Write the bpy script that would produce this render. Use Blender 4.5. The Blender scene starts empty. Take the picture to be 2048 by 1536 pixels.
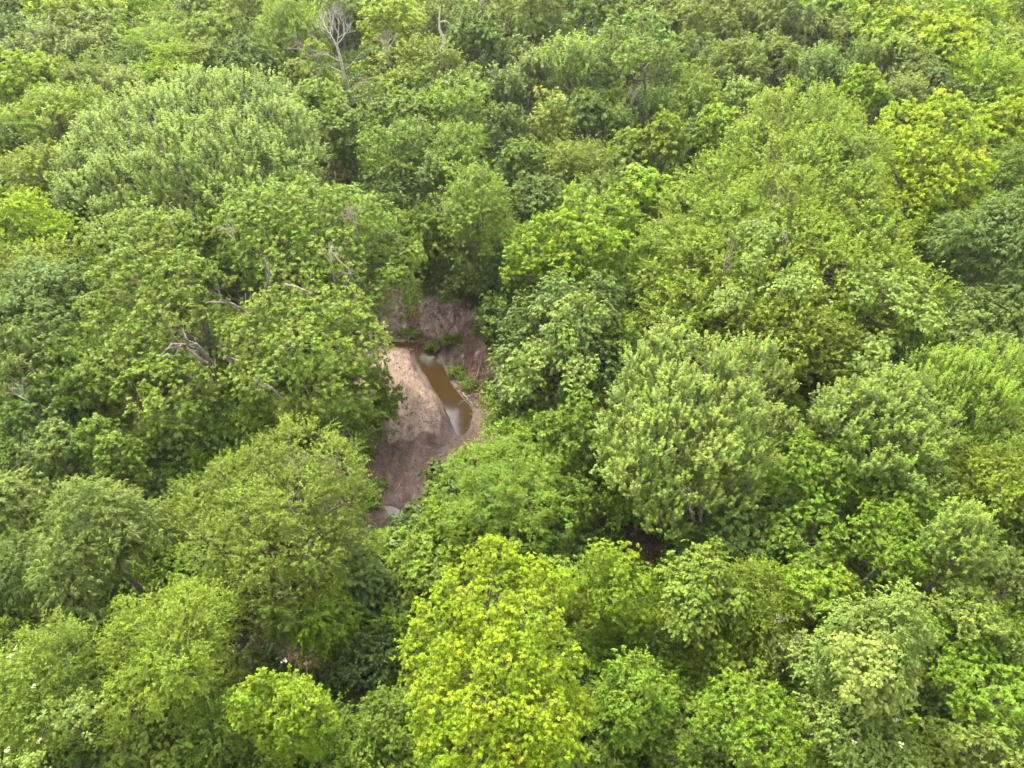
import bpy, math, random
import numpy as np
from mathutils import Vector

# ------------------------------------------------------------------ camera, light, exposure
scene = bpy.context.scene
COL = scene.collection
CAM_H, PITCH, FPX = 40.0, math.radians(42.0), 1462.0      # FPX: focal length in pixels of a 2048 wide frame
cam_d = bpy.data.cameras.new('camera')
cam_d.sensor_width = 36.0
cam_d.lens = 36.0 * FPX / 2048.0
cam_d.clip_start, cam_d.clip_end = 0.5, 2000.0
cam = bpy.data.objects.new('camera', cam_d)
COL.objects.link(cam)
cam.location = (0, 0, CAM_H)
cam.rotation_euler = (math.pi / 2 - PITCH, 0, 0)
scene.camera = cam

SUN_EL, SUN_AZ = math.radians(54), math.radians(-25)       # azimuth from +Y towards +X
world = bpy.data.worlds.new('World')
scene.world = world
world.use_nodes = True
wt = world.node_tree
bg = wt.nodes['Background']
sky = wt.nodes.new('ShaderNodeTexSky')
sky.sky_type = 'NISHITA'
sky.sun_disc = False
sky.sun_elevation = SUN_EL
sky.sun_rotation = SUN_AZ
sky.air_density = 1.0
sky.dust_density = 4.0
sky.ozone_density = 0.6
hsv = wt.nodes.new('ShaderNodeHueSaturation')
hsv.inputs['Saturation'].default_value = 0.15              # a veiled, nearly white sky
wt.links.new(sky.outputs[0], hsv.inputs['Color'])
wt.links.new(hsv.outputs[0], bg.inputs['Color'])
bg.inputs['Strength'].default_value = 0.15
sun_d = bpy.data.lights.new('sun', 'SUN')
sun_d.energy = 1.5
sun_d.angle = math.radians(14)
sun_d.color = (1.0, 0.91, 0.70)
sun = bpy.data.objects.new('sun', sun_d)
COL.objects.link(sun)
sv = Vector((math.sin(SUN_AZ) * math.cos(SUN_EL), math.cos(SUN_AZ) * math.cos(SUN_EL), math.sin(SUN_EL)))
sun.rotation_euler = sv.to_track_quat('Z', 'Y').to_euler()
sun.location = (0, 30, 80)
scene.view_settings.view_transform = 'Standard'
scene.view_settings.look = 'None'
scene.view_settings.gamma = 1.0
scene.view_settings.use_curve_mapping = False
scene.view_settings.exposure = 2.8
scene.render.engine = 'CYCLES'
scene.cycles.max_bounces = 12
scene.cycles.diffuse_bounces = 8
scene.cycles.transmission_bounces = 5
scene.cycles.use_adaptive_sampling = True

# ------------------------------------------------------------------ geometry of the place
SP, CP = math.sin(PITCH), math.cos(PITCH)
def at(u, v, z):
    """The point of the place at height z that the photograph shows at pixel (u, v); and its depth."""
    a, b = (u - 1024) / FPX, (768 - v) / FPX
    d = np.array([a, CP + SP * b, -SP + CP * b])
    t = (z - CAM_H) / d[2]
    return np.array([0, 0, CAM_H]) + d * t, t
def proj(x, y, z):
    """Where a point of the place shows in the photograph (pixels)."""
    dz = z - CAM_H; dep = y * CP - dz * SP; up = y * SP + dz * CP
    return 1024 + FPX * x / dep, 768 - FPX * up / dep
def smooth(x, a, b):
    t = np.clip((x - a) / (b - a), 0, 1)
    return t * t * (3 - 2 * t)
_rg = np.random.RandomState(5)
_pw = [(_rg.uniform(0, 6.28), _rg.uniform(0, 6.28)) for _ in range(40)]
def wob(x, y, f, seed=0, n=5):
    """Cheap smooth noise, about -1..1."""
    s = 0
    for i in range(n):
        a, p = _pw[(seed * 7 + i) % 40]
        k = f * (1 + 0.37 * i)
        s = s + np.sin((x * math.cos(a) + y * math.sin(a)) * k + p * 3)
    return s / (n * 0.6)
def poly_sd(x, y, poly):
    """Signed distance to a polygon, negative inside."""
    P = np.asarray(poly)
    d = np.full(x.shape, 1e9); ins = np.zeros(x.shape, bool)
    for i in range(len(P)):
        ax, ay = P[i]; bx, by = P[(i + 1) % len(P)]
        ex, ey = bx - ax, by - ay
        t = np.clip(((x - ax) * ex + (y - ay) * ey) / (ex * ex + ey * ey), 0, 1)
        d = np.minimum(d, np.hypot(x - ax - t * ex, y - ay - t * ey))
        c = ((ay > y) != (by > y)) & (x < (bx - ax) * (y - ay) / (by - ay + 1e-12) + ax)
        ins ^= c
    return np.where(ins, -d, d)
WATER_Z = -3.0
def gp(pts, z=WATER_Z): return [at(u, v, z)[0][:2] for u, v in pts]
def soft(P, n=2):
    """Round the corners of a closed outline."""
    for _ in range(n):
        P = [q for a, b in zip(P, P[1:] + P[:1]) for q in (a * .75 + b * .25, a * .25 + b * .75)]
    return P
BED = gp([(560,670),(760,664),(830,672),(890,688),(925,740),(964,796),(986,845),(980,890),(930,960),(890,1010),(845,1060),
          (790,1120),(690,1200),(640,1260),(590,1330),(560,1350),(500,1330),(560,1260),(620,1150),(680,1050),
          (690,900),(735,850),(745,770),(700,715),(560,705)])
POOL = gp([(766,681),(800,682),(836,684),(864,692),(880,714),(894,745),(912,778),(935,803),(950,822),(944,845),(936,868),(916,876),
           (904,862),(897,835),(882,808),(866,780),(846,748),(830,718),(826,700),(800,697),(770,693)])
POOL2 = gp([(762,1012),(785,1008),(802,1018),(812,1034),(800,1044),(778,1040)])
POOL3 = gp([(700,1060),(735,1046),(752,1062),(748,1085),(725,1100),(700,1098)])
POOL4 = gp([(540,1300),(570,1298),(580,1325),(560,1345),(530,1335)])
SAND = gp([(740,690),(790,695),(815,705),(826,730),(845,765),(866,800),(880,830),(885,862),(850,872),(815,890),(790,880),(760,900),
           (700,930),(690,860),(740,800)])
RIVULET = gp([(903,868),(893,893),(880,908),(868,925),(862,950),(845,985),(815,1015)])
POOL, POOL2, POOL3, SAND, BED = soft(POOL), soft(POOL2), soft(POOL3), soft(SAND, 1), soft(BED, 1)
def line_d(x, y, P):
    d = np.full(x.shape, 1e9)
    for (ax, ay), (bx, by) in zip(P[:-1], P[1:]):
        ex, ey = bx - ax, by - ay
        t = np.clip(((x - ax) * ex + (y - ay) * ey) / (ex * ex + ey * ey), 0, 1)
        d = np.minimum(d, np.hypot(x - ax - t * ex, y - ay - t * ey))
    return d
def terrain(x, y):
    x = np.asarray(x, float); y = np.asarray(y, float)
    db = poly_sd(x, y, BED) + 0.25 * wob(x, y, 1.3, 1) + 0.12 * wob(x, y, 4.1, 2)
    top = 0.35 * wob(x, y, 0.12, 3) + 0.08 * wob(x, y, 0.9, 4)
    k = smooth(db, 0.0, 3.6)
    k = 0.55 * k + 0.45 * smooth(db, 0.9, 2.1)             # a step half-way up: the undercut bank
    bed = -2.82 + 0.035 * wob(x, y, 1.7, 5) + 0.015 * wob(x, y, 6.0, 6)
    c = at(790, 790, WATER_Z)[0]
    bed = bed + 0.42 * np.exp(-(((x - c[0]) / 3.0) ** 2 + ((y - c[1]) / 6.0) ** 2))
    sdp = np.minimum(np.minimum(poly_sd(x, y, POOL), poly_sd(x, y, POOL2)), np.minimum(poly_sd(x, y, POOL3), poly_sd(x, y, POOL4)))
    sdp = sdp + 0.05 * wob(x, y, 3.0, 2)
    near = smooth(sdp, 2.2, 0.1)
    bed = bed * (1 - near) + (-2.93) * near
    bed = bed - 0.75 * smooth(sdp, 0.10, -1.1)
    bed = bed - 0.07 * smooth(line_d(x, y, RIVULET), 0.35, 0.0)
    lip = at(868, 893, WATER_Z)[0]                          # the little collapsed ledge in the mud
    bed = bed - 0.28 * np.exp(-(((x - lip[0]) / 1.1) ** 2 + ((y - lip[1] - 0.1 * wob(x, y, 1.5, 3)) / 0.22) ** 2))
    rough = (0.14 * wob(x, y, 2.6, 7) + 0.07 * wob(x, y, 7.0, 1)) * smooth(db, 0.2, 1.2) * smooth(db, 7, 3)
    return bed * (1 - k) + top * k + rough

# ------------------------------------------------------------------ tagging and object helpers
def tag(o, label=None, cat=None, group=None, kind=None):
    if label: o['label'] = label
    if cat: o['category'] = cat
    if group: o['group'] = group
    if kind: o['kind'] = kind
    return o
def empty(name, loc):
    o = bpy.data.objects.new(name, None)
    o.empty_display_size = 0.5
    o.location = loc
    COL.objects.link(o)
    return o
def mesh_obj(name, me, parent=None, loc=(0, 0, 0)):
    o = bpy.data.objects.new(name, me)
    o.location = loc
    COL.objects.link(o)
    if parent: o.parent = parent
    return o
def np_mesh(name, V, F, mat, col=None, smooth_shade=False):
    """V (n,3), F (m,k) -> mesh; col (n,3) goes to the point attribute 'leaf'."""
    me = bpy.data.meshes.new(name)
    V = np.ascontiguousarray(V, np.float32); F = np.ascontiguousarray(F, np.int32)
    k = F.shape[1]
    me.vertices.add(len(V)); me.vertices.foreach_set('co', V.ravel())
    me.loops.add(F.size); me.loops.foreach_set('vertex_index', F.ravel())
    me.polygons.add(len(F)); me.polygons.foreach_set('loop_start', np.arange(0, F.size, k, dtype=np.int32))
    if smooth_shade: me.polygons.foreach_set('use_smooth', np.ones(len(F), bool))
    me.update(calc_edges=True)
    if col is not None:
        a = me.attributes.new('leaf', 'FLOAT_COLOR', 'POINT')
        c = np.ones((len(V), 4), np.float32); c[:, :col.shape[1]] = col
        a.data.foreach_set('color', c.ravel())
    me.materials.append(mat)
    return me

# ------------------------------------------------------------------ materials
def new_mat(name):
    m = bpy.data.materials.new(name); m.use_nodes = True
    nt = m.node_tree
    for n in list(nt.nodes):
        if n.type != 'OUTPUT_MATERIAL': nt.nodes.remove(n)
    return m, nt, nt.nodes['Material Output']
def N(nt, t, **kw):
    n = nt.nodes.new(t)
    for k, v in kw.items():
        if k.startswith('i_'): n.inputs[k[2:].replace('_', ' ')].default_value = v
        else: setattr(n, k, v)
    return n
def math_n(nt, op, a, b=None):
    n = nt.nodes.new('ShaderNodeMath'); n.operation = op
    for i, x in enumerate((a, b)):
        if x is None: continue
        if isinstance(x, (int, float)): n.inputs[i].default_value = x
        else: nt.links.new(x, n.inputs[i])
    return n.outputs[0]
def mix_n(nt, fac, a, b, blend='MIX'):
    n = nt.nodes.new('ShaderNodeMix'); n.data_type = 'RGBA'; n.blend_type = blend
    for i, x in ((0, fac), (6, a), (7, b)):
        if isinstance(x, (int, float)): n.inputs[i].default_value = x
        elif isinstance(x, tuple): n.inputs[i].default_value = (*x, 1)
        else: nt.links.new(x, n.inputs[i])
    return n.outputs[2]

def leaf_material(name, tip_gain, trans=0.36, rough=0.5, fixed=None):
    """Leaves: the object's own colour, varied leaf by leaf and clump by clump; young leaves at shoot ends are yellower."""
    m, nt, out = new_mat(name)
    at_n = N(nt, 'ShaderNodeAttribute', attribute_name='leaf')
    sep = N(nt, 'ShaderNodeSeparateColor'); nt.links.new(at_n.outputs['Color'], sep.inputs[0])
    if fixed: base = fixed
    else: base = N(nt, 'ShaderNodeObjectInfo').outputs['Color']
    val = math_n(nt, 'ADD', 0.72, math_n(nt, 'ADD', math_n(nt, 'MULTIPLY', sep.outputs[0], 0.24), math_n(nt, 'MULTIPLY', sep.outputs[2], 0.32)))
    hs = N(nt, 'ShaderNodeHueSaturation')
    if fixed: hs.inputs['Color'].default_value = (*fixed, 1)
    else: nt.links.new(base, hs.inputs['Color'])
    tcn = N(nt, 'ShaderNodeTexCoord'); nz = N(nt, 'ShaderNodeTexNoise'); nz.inputs['Scale'].default_value = 0.33; nz.inputs['Detail'].default_value = 3
    nt.links.new(tcn.outputs['Object'], nz.inputs['Vector'])
    drift = math_n(nt, 'SUBTRACT', nz.outputs[0], 0.5)
    val = math_n(nt, 'ADD', val, math_n(nt, 'MULTIPLY', drift, 0.55))
    nt.links.new(val, hs.inputs['Value'])
    nt.links.new(math_n(nt, 'SUBTRACT', math_n(nt, 'ADD', 0.490, math_n(nt, 'MULTIPLY', sep.outputs[2], 0.020)), math_n(nt, 'MULTIPLY', drift, 0.02)), hs.inputs['Hue'])
    young = mix_n(nt, 1.0, hs.outputs[0], tip_gain, 'MULTIPLY')
    c = mix_n(nt, sep.outputs[1], hs.outputs[0], young)
    d = N(nt, 'ShaderNodeBsdfPrincipled'); d.inputs['Roughness'].default_value = rough
    d.inputs['Specular IOR Level'].default_value = 0.18
    nt.links.new(c, d.inputs['Base Color'])
    t = N(nt, 'ShaderNodeBsdfTranslucent')
    tc = mix_n(nt, 1.0, c, (1.25, 1.25, 0.55), 'MULTIPLY')
    nt.links.new(tc, t.inputs['Color'])
    mx = N(nt, 'ShaderNodeMixShader'); mx.inputs[0].default_value = trans
    nt.links.new(d.outputs[0], mx.inputs[1]); nt.links.new(t.outputs[0], mx.inputs[2])
    nt.links.new(mx.outputs[0], out.inputs[0])
    return m
LEAF = leaf_material('leaves', (1.48, 1.50, 0.8), 0.44, 0.6)
LEAF_YELLOW = leaf_material('leaves with bright yellow young tips', (1.92, 1.72, 0.9), 0.44, 0.6)
LEAF_GOLD = leaf_material('leaves with golden young tips', (1.7, 1.62, 0.65), 0.44, 0.6)
LEAF_ORANGE = leaf_material('leaves with orange young tips', (3.2, 2.0, 1.2))
PETAL = leaf_material('cream blossom', (1.1, 1.1, 1.0), fixed=(0.42, 0.42, 0.24))

def bark_material(name, c1, c2):
    m, nt, out = new_mat(name)
    tc = N(nt, 'ShaderNodeTexCoord')
    mp = N(nt, 'ShaderNodeMapping'); mp.inputs['Scale'].default_value = (6, 6, 1.4)
    nt.links.new(tc.outputs['Object'], mp.inputs[0])
    no = N(nt, 'ShaderNodeTexNoise'); no.inputs['Scale'].default_value = 2.0; no.inputs['Detail'].default_value = 5
    nt.links.new(mp.outputs[0], no.inputs['Vector'])
    cr = N(nt, 'ShaderNodeValToRGB'); cr.color_ramp.elements[0].position = 0.35; cr.color_ramp.elements[1].position = 0.7
    cr.color_ramp.elements[0].color = (*c1, 1); cr.color_ramp.elements[1].color = (*c2, 1)
    nt.links.new(no.outputs[0], cr.inputs[0])
    p = N(nt, 'ShaderNodeBsdfPrincipled'); p.inputs['Roughness'].default_value = 0.9; p.inputs['Specular IOR Level'].default_value = 0.2
    nt.links.new(cr.outputs[0], p.inputs['Base Color'])
    b = N(nt, 'ShaderNodeBump'); b.inputs['Strength'].default_value = 0.5; b.inputs['Distance'].default_value = 0.05
    nt.links.new(no.outputs[0], b.inputs['Height']); nt.links.new(b.outputs[0], p.inputs['Normal'])
    nt.links.new(p.outputs[0], out.inputs[0])
    return m
BARK = bark_material('bark', (0.065, 0.050, 0.040), (0.165, 0.135, 0.110))
DEADWOOD = bark_material('weathered dead wood', (0.15, 0.12, 0.10), (0.34, 0.29, 0.25))
BONE = bark_material('sun bleached wood', (0.24, 0.21, 0.18), (0.50, 0.45, 0.40))
DRIFT = bark_material('driftwood', (0.09, 0.045, 0.03), (0.27, 0.16, 0.12))

# ------------------------------------------------------------------ tubes
class Tubes:
    def __init__(s): s.V, s.F, s.n = [], [], 0
    def add(s, pts, rad, k=6):
        P = np.asarray(pts, float); R = np.asarray(rad, float); n = len(P)
        T = np.gradient(P, axis=0); T /= np.linalg.norm(T, axis=1)[:, None] + 1e-9
        ref = np.array([0.31, 0.87, 0.38]) if abs(T[0][2]) > 0.8 else np.array([0.1, 0.05, 1.0])
        A = np.cross(T, ref); A /= np.linalg.norm(A, axis=1)[:, None] + 1e-9
        B = np.cross(T, A)
        a = np.arange(k) * 2 * math.pi / k
        V = P[:, None] + R[:, None, None] * (np.cos(a)[None, :, None] * A[:, None] + np.sin(a)[None, :, None] * B[:, None])
        s.V.append(V.reshape(-1, 3))
        i = np.arange(n - 1)[:, None] * k; j = np.arange(k)[None, :]; j2 = (j + 1) % k
        F = np.stack([i + j, i + j2, i + k + j2, i + k + j], -1).reshape(-1, 4) + s.n
        s.F.append(F); s.n += n * k
    def mesh(s, name, mat): return np_mesh(name, np.concatenate(s.V), np.concatenate(s.F), mat, smooth_shade=True)
def curve(a, b, rng, sag=0.0, wig=0.08, n=6):
    a = np.asarray(a, float); b = np.asarray(b, float); t = np.linspace(0, 1, n)[:, None]
    L = np.linalg.norm(b - a)
    P = a + (b - a) * t
    P += np.sin(np.pi * t) * (np.array([0, 0, 1.0]) * sag * L + rng.normal(0, wig, 3) * L * 0.7)
    P[1:-1] += rng.normal(0, wig * L * 0.25, (n - 2, 3))
    return P
def fork(T, rng, p, d, L, r, depth, spread=0.55, up=0.12, shrink=0.74, kids=(2, 3), k=5):
    """A bare branching limb; straight segments with kinks, tapering to thin twigs."""
    d = d / np.linalg.norm(d); q = np.array(p, float); pts = [q.copy()]
    for i in range(3):
        d = d + rng.normal(0, 0.13, 3) + np.array([0, 0, up * 0.3]); d /= np.linalg.norm(d)
        q = q + d * L / 3; pts.append(q.copy())
    T.add(pts, np.linspace(r, r * 0.68, 4), k if depth > 1 else 4)
    if depth == 0: return
    for i in range(rng.randint(kids[0], kids[1] + 1)):
        nd = d + rng.normal(0, spread, 3); nd[2] += up
        fork(T, rng, q if i < 2 else pts[2], nd, L * shrink * rng.uniform(0.8, 1.15), r * 0.62, depth - 1, spread, up, shrink, kids, k)

# ------------------------------------------------------------------ foliage
UP = np.array([0, 0, 1.0])
#          up   out  noise flat  twig  curl  n_twig n_leaf asp  len  side  whorl droop tip   spread facing
STYLE = {
 'maple': (1.05, 0.38, 0.27, 1.0, 1.05, 0.05, 5, 15, 0.60, 0.90, 0.85, 0.0, 0.10, 0.75, 0.20, 0.2),
 'pecan': (0.60, 0.55, 0.55, 1.0, 0.62, -0.15, 9, 9, 0.46, 1.15, 0.90, 0.55, 0.30, 0.78, 0.17, 0.1),
 'elm':   (0.50, 0.60, 0.42, 0.9, 1.25, -0.20, 7, 11, 0.54, 0.90, 0.75, 0.0, 0.15, 0.55, 0.24, 0.2),
 'ash':   (0.60, 0.55, 0.60, 1.0, 0.62, 0.0, 9, 8, 0.48, 1.15, 1.00, 0.7, 0.10, 0.35, 0.20, 0.1),
 'vine':  (0.15, 0.60, 0.55, 1.0, 0.75, -0.5, 8, 9, 0.80, 1.05, 0.70, 0.0, 0.55, 0.40, 0.30, 0.9),
 'layer': (0.18, 0.85, 0.55, 0.30, 1.25, -0.15, 8, 9, 0.52, 0.95, 0.85, 0.0, 0.05, 0.55, 0.24, 0.0),
 'fern':  (0.25, 0.70, 0.75, 0.7, 0.95, -0.45, 7, 12, 0.34, 1.20, 1.30, 0.0, 0.20, 0.35, 0.08, 0.1),
 'willow':(0.35, 0.60, 0.50, 0.9, 0.80, -0.40, 9, 8, 0.32, 1.50, 0.60, 0.2, 0.40, 0.30, 0.24, 0.1),
 'bush':  (0.60, 0.50, 0.55, 1.0, 0.66, 0.0, 9, 8, 0.60, 1.00, 0.80, 0.2, 0.15, 0.35, 0.24, 0.2),
}
def nrm(a): return a / (np.linalg.norm(a, axis=-1, keepdims=True) + 1e-9)
def leaves(P, O, s, L, style, rng, gain=1.0, tipk=1.0, tri=False):
    """P clump centres, O outward directions, s clump size, L leaf length -> V, F, colour."""
    (up, out, noi, flat, tw, curl, nt_, nl, asp, ll, side, whorl, droop, tip, spread, facing) = STYLE[style]
    nl = max(3, int(round(nl * gain)))
    n = len(P)
    ctone = rng.uniform(0, 1, n)
    C = np.repeat(P, nt_, 0); Oo = np.repeat(O, nt_, 0); tone = np.repeat(ctone, nt_)
    m = len(C)
    b = C - Oo * s * 0.25 + rng.normal(0, 1, (m, 3)) * s * spread * np.array([1, 1, 0.8])
    d = UP * up + Oo * out + rng.normal(0, noi, (m, 3)); d[:, 2] *= flat; d = nrm(d)
    tl = s * tw * rng.uniform(0.6, 1.25, m)
    t = rng.uniform(0.12, 1, (m, nl))
    if whorl > 0: t = 1 - (1 - t) * (1 - whorl)
    q = b[:, None] + d[:, None] * (t * tl[:, None])[..., None]
    q[..., 2] += curl * (t ** 2) * tl[:, None]
    dd = d[:, None] + np.zeros((m, nl, 1)); dd[..., 2] += 2 * curl * t; dd = nrm(dd)
    rnd = rng.normal(0, 1, (m, nl, 3))
    rad = nrm(rnd - (rnd * dd).sum(-1, keepdims=True) * dd)
    if style in ('elm', 'layer', 'fern', 'maple'):
        sd = nrm(np.cross(dd, UP + 0.001)) * np.where(rng.rand(m, nl, 1) < .5, -1, 1)
        w = 0.25 if style == 'fern' else 0.6
        rad = nrm(sd * (1 - w) + rad * w)
    ld = dd * 0.6 + rad * side; ld[..., 2] -= droop; ld = nrm(ld)
    outw = nrm(q - (C - UP * s * 0.15)[:, None])            # leaves turn towards the open side of their tuft
    nn = UP * 0.75 + outw * 0.55 + Oo[:, None] * facing + rng.normal(0, 0.27, (m, nl, 3))
    nn = nrm(nn - (nn * ld).sum(-1, keepdims=True) * ld)
    sv_ = np.cross(ld, nn)
    Lf = L * ll * rng.uniform(0.7, 1.2, (m, nl, 1))
    if style == 'fern': Lf = Lf * (1.15 - 0.75 * t[..., None])
    W = Lf * asp * 0.5
    mid = q + ld * Lf * 0.45 + nn * W * 0.45
    k = 3 if tri else 4
    if tri:                                                # far trees: one three-cornered leaf of the same area
        b0 = q + ld * Lf * 0.15
        V = np.stack([b0 + sv_ * W * 1.35, b0 - sv_ * W * 1.35 + nn * W * 0.3, q + ld * Lf - UP * Lf * 0.12], 2).reshape(-1, 3)
    else: V = np.stack([q, mid + sv_ * W, q + ld * Lf - UP * Lf * 0.12, mid - sv_ * W], 2).reshape(-1, 3)
    F = np.arange(len(V), dtype=np.int32).reshape(-1, k)
    hi = ((q - C[:, None]) * (UP + 0.5 * Oo[:, None])).sum(-1) / s          # new growth sits on the outer shoots of a tuft
    young = np.clip(hi * 1.5 - 0.05, 0, 1) * np.clip((t - 0.3) / 0.5, 0, 1) * tip * tipk * 1.5 * (0.3 + 0.8 * np.clip(Oo[:, None, 2], 0, 1))
    young = young * np.repeat(rng.uniform(0.25, 1.15, n), nt_)[:, None] + 0.06 * rng.normal(0, 1, young.shape)
    col = np.stack([rng.uniform(0, 1, (m, nl)), np.clip(young, 0, 1), np.broadcast_to(tone[:, None], (m, nl))], -1)
    return V, F, np.repeat(col.reshape(-1, 3), k, 0)

def auto_lobes(R, V, rng, n=None, top=1.0):
    """Boughs of a crown: uneven in reach, size and height, the whole a little lopsided."""
    n = n or 11
    L = [((rng.uniform(-.08, .08) * R, rng.uniform(-.08, .08) * R, 0), (R * 0.56, R * 0.56, V * 0.56))]
    g = 2.39996
    a0 = rng.uniform(0, 6.28); lop = rng.uniform(0.04, 0.16); ex = rng.uniform(0.88, 1.12)
    for i in range(n):
        z = 1.0 - (i + 0.35) / n * 1.32 + rng.uniform(-.12, .12)
        z = max(-0.35, min(0.97, z))
        rr = math.sqrt(max(0, 1 - z * z)) if z > 0 else 1.0
        a = i * g + rng.uniform(-.45, .45)
        rad = rng.uniform(0.24, 0.46) * (11.0 / n) ** 0.40
        k = rng.uniform(0.52, 0.86) - rad * 0.15
        q = R * (1 + lop * math.cos(a - a0))
        L.append(((math.cos(a) * rr * q * k * ex, math.sin(a) * rr * q * k / ex, z * V * k * top), (R * rad, R * rad, V * rad * rng.uniform(.85, 1.3))))
    return L
def clumps(lobes, s, rng, dens=1.0):
    P, O, K = [], [], []
    g = 2.39996
    for k, (c, r) in enumerate(lobes):
        c = np.array(c, float); r = np.array(r, float)
        area = 4 * math.pi * ((r[0] * r[1]) ** 1.6 / 3 + 2 * (r[0] * r[2]) ** 1.6 / 3) ** (1 / 1.6)
        n = max(6, int(area / s ** 2 * 1.30 * dens))
        i = np.arange(n) + 0.5
        ph = np.arccos(1 - 2 * i / n); th = g * i * 1.0 + rng.uniform(0, 6)
        u = np.stack([np.cos(th) * np.sin(ph), np.sin(th) * np.sin(ph), np.cos(ph)], -1)
        u = nrm(u + rng.normal(0, 0.5 * s / r.mean(), (n, 3)) * 0.6)
        # small scale unevenness of every bough
        bump = 1 + 0.10 * np.sin(u[:, 0] * 7 + k) * np.sin(u[:, 1] * 6 + 2 * k) + rng.normal(0, 0.05, n)
        bump += rng.normal(0, 0.07, n) * min(1.0, s / r.mean() * 2.5)
        p = c + u * r * bump[:, None]
        o = nrm(u / r)
        keep = rng.rand(n) < np.where(o[:, 2] < -0.65, 0.18, np.where(o[:, 2] < -0.2, 0.5, 1.0))
        hole = wob(p[:, 0] / s, p[:, 1] / s + p[:, 2] / s * 0.7, 0.75, k % 5) + 0.35 * rng.normal(0, 1, n)
        keep &= hole < 0.62                                 # ragged openings between the tufts
        for j, (c2, r2) in enumerate(lobes):
            if j != k:
                q = (p - np.array(c2)) / np.array(r2)
                keep &= (q * q).sum(1) > 0.80 ** 2
        P.append(p[keep]); O.append(o[keep]); K.append(np.full(keep.sum(), k))
        n2 = max(2, int(n * 0.14))                          # a few leaves inside
        u2 = nrm(rng.normal(0, 1, (n2, 3))); P.append(c + u2 * r * rng.uniform(0.45, 0.8, (n2, 1))); O.append(u2); K.append(np.full(n2, k))
    return np.concatenate(P), np.concatenate(O), np.concatenate(K)
QUADS = 0
def crown_mesh(name, lobes, s, L, style, rng, mat=None, dens=1.0, gain=1.0, tipk=1.0, tri=False):
    global QUADS
    s = s * {'pecan': 1.15, 'ash': 1.15, 'maple': 1.0, 'vine': 1.1}.get(style, 1.0)
    P, O, K = clumps(lobes, s, rng, dens * (1.25 if style == 'pecan' else 1.0))
    gain = gain * {'pecan': 1.2, 'ash': 1.2, 'maple': 1.15, 'vine': 1.15}.get(style, 1.0)
    V, F, C = leaves(P, O, s, L, style, rng, gain, tipk, tri)
    QUADS += len(F) * (F.shape[1] - 2)
    return np_mesh(name, V, F, mat or LEAF, C), P, K
def trunk_mesh(name, lobes, P, K, base, rng, thick, twigs=5, mat=None, lean=(0, 0)):
    """Trunk, one limb to every bough, thin branches on to its clumps. base: local point where the trunk meets the ground."""
    T = Tubes()
    cs = np.array([l[0] for l in lobes], float)
    ctr = cs.mean(0)
    H = ctr[2] - base[2]
    lowest = min(l[0][2] - l[1][2] * 0.3 for l in lobes)
    forkp = np.array([ctr[0] * 0.6 + base[0] * .4, ctr[1] * 0.6 + base[1] * .4, base[2] + max(H * 0.42, min(H * 0.75, lowest - base[2]))])
    tr = curve(base, forkp, rng, 0, 0.03, 7)
    rad = np.linspace(1.0, 0.72, 7); rad[0] = 1.45; rad[1] = 1.1
    T.add(tr, rad * thick, 9)
    lead = curve(forkp, ctr + np.array([0, 0, lobes[0][1][2] * 0.7]), rng, 0, 0.04, 6)
    T.add(lead, np.linspace(0.68, 0.15, 6) * thick, 7)
    for k in range(1 if len(lobes) > 1 else 0, len(lobes)):
        f = rng.uniform(0.0, 0.45)
        a = lead[0] * (1 - f) + lead[2] * f
        c = cs[k] + rng.normal(0, 0.1, 3) * np.array(lobes[k][1])
        LB = curve(a, c, rng, rng.uniform(-0.10, 0.05), 0.07, 7)
        r0 = thick * 0.5 * min(1, 0.55 + 0.5 * np.linalg.norm(c - a) / (H + 1))
        T.add(LB, np.linspace(r0, r0 * 0.38, 7), 6)
        idx = np.where(K == k)[0]
        if len(idx) and twigs:
            for i in rng.choice(idx, min(twigs, len(idx)), replace=False):
                f2 = rng.uniform(0.4, 1.0); st = LB[int(f2 * 6)]
                br = curve(st, st + (P[i] - st) * 0.96, rng, 0.02, 0.07, 5)
                T.add(br, np.linspace(r0 * 0.34, 0.012 + thick * 0.03, 5), 4)
    return T.mesh(name, mat or BARK)

COLS = {  # leaf reflectance
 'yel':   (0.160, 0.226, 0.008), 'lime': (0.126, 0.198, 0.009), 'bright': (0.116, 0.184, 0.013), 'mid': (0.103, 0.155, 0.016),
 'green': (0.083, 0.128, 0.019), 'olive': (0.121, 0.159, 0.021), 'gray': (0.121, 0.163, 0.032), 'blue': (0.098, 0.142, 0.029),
 'pale':  (0.146, 0.200, 0.038), 'dark': (0.055, 0.085, 0.017), 'yolive': (0.138, 0.186, 0.017), 'fresh': (0.129, 0.183, 0.022),
}

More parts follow.
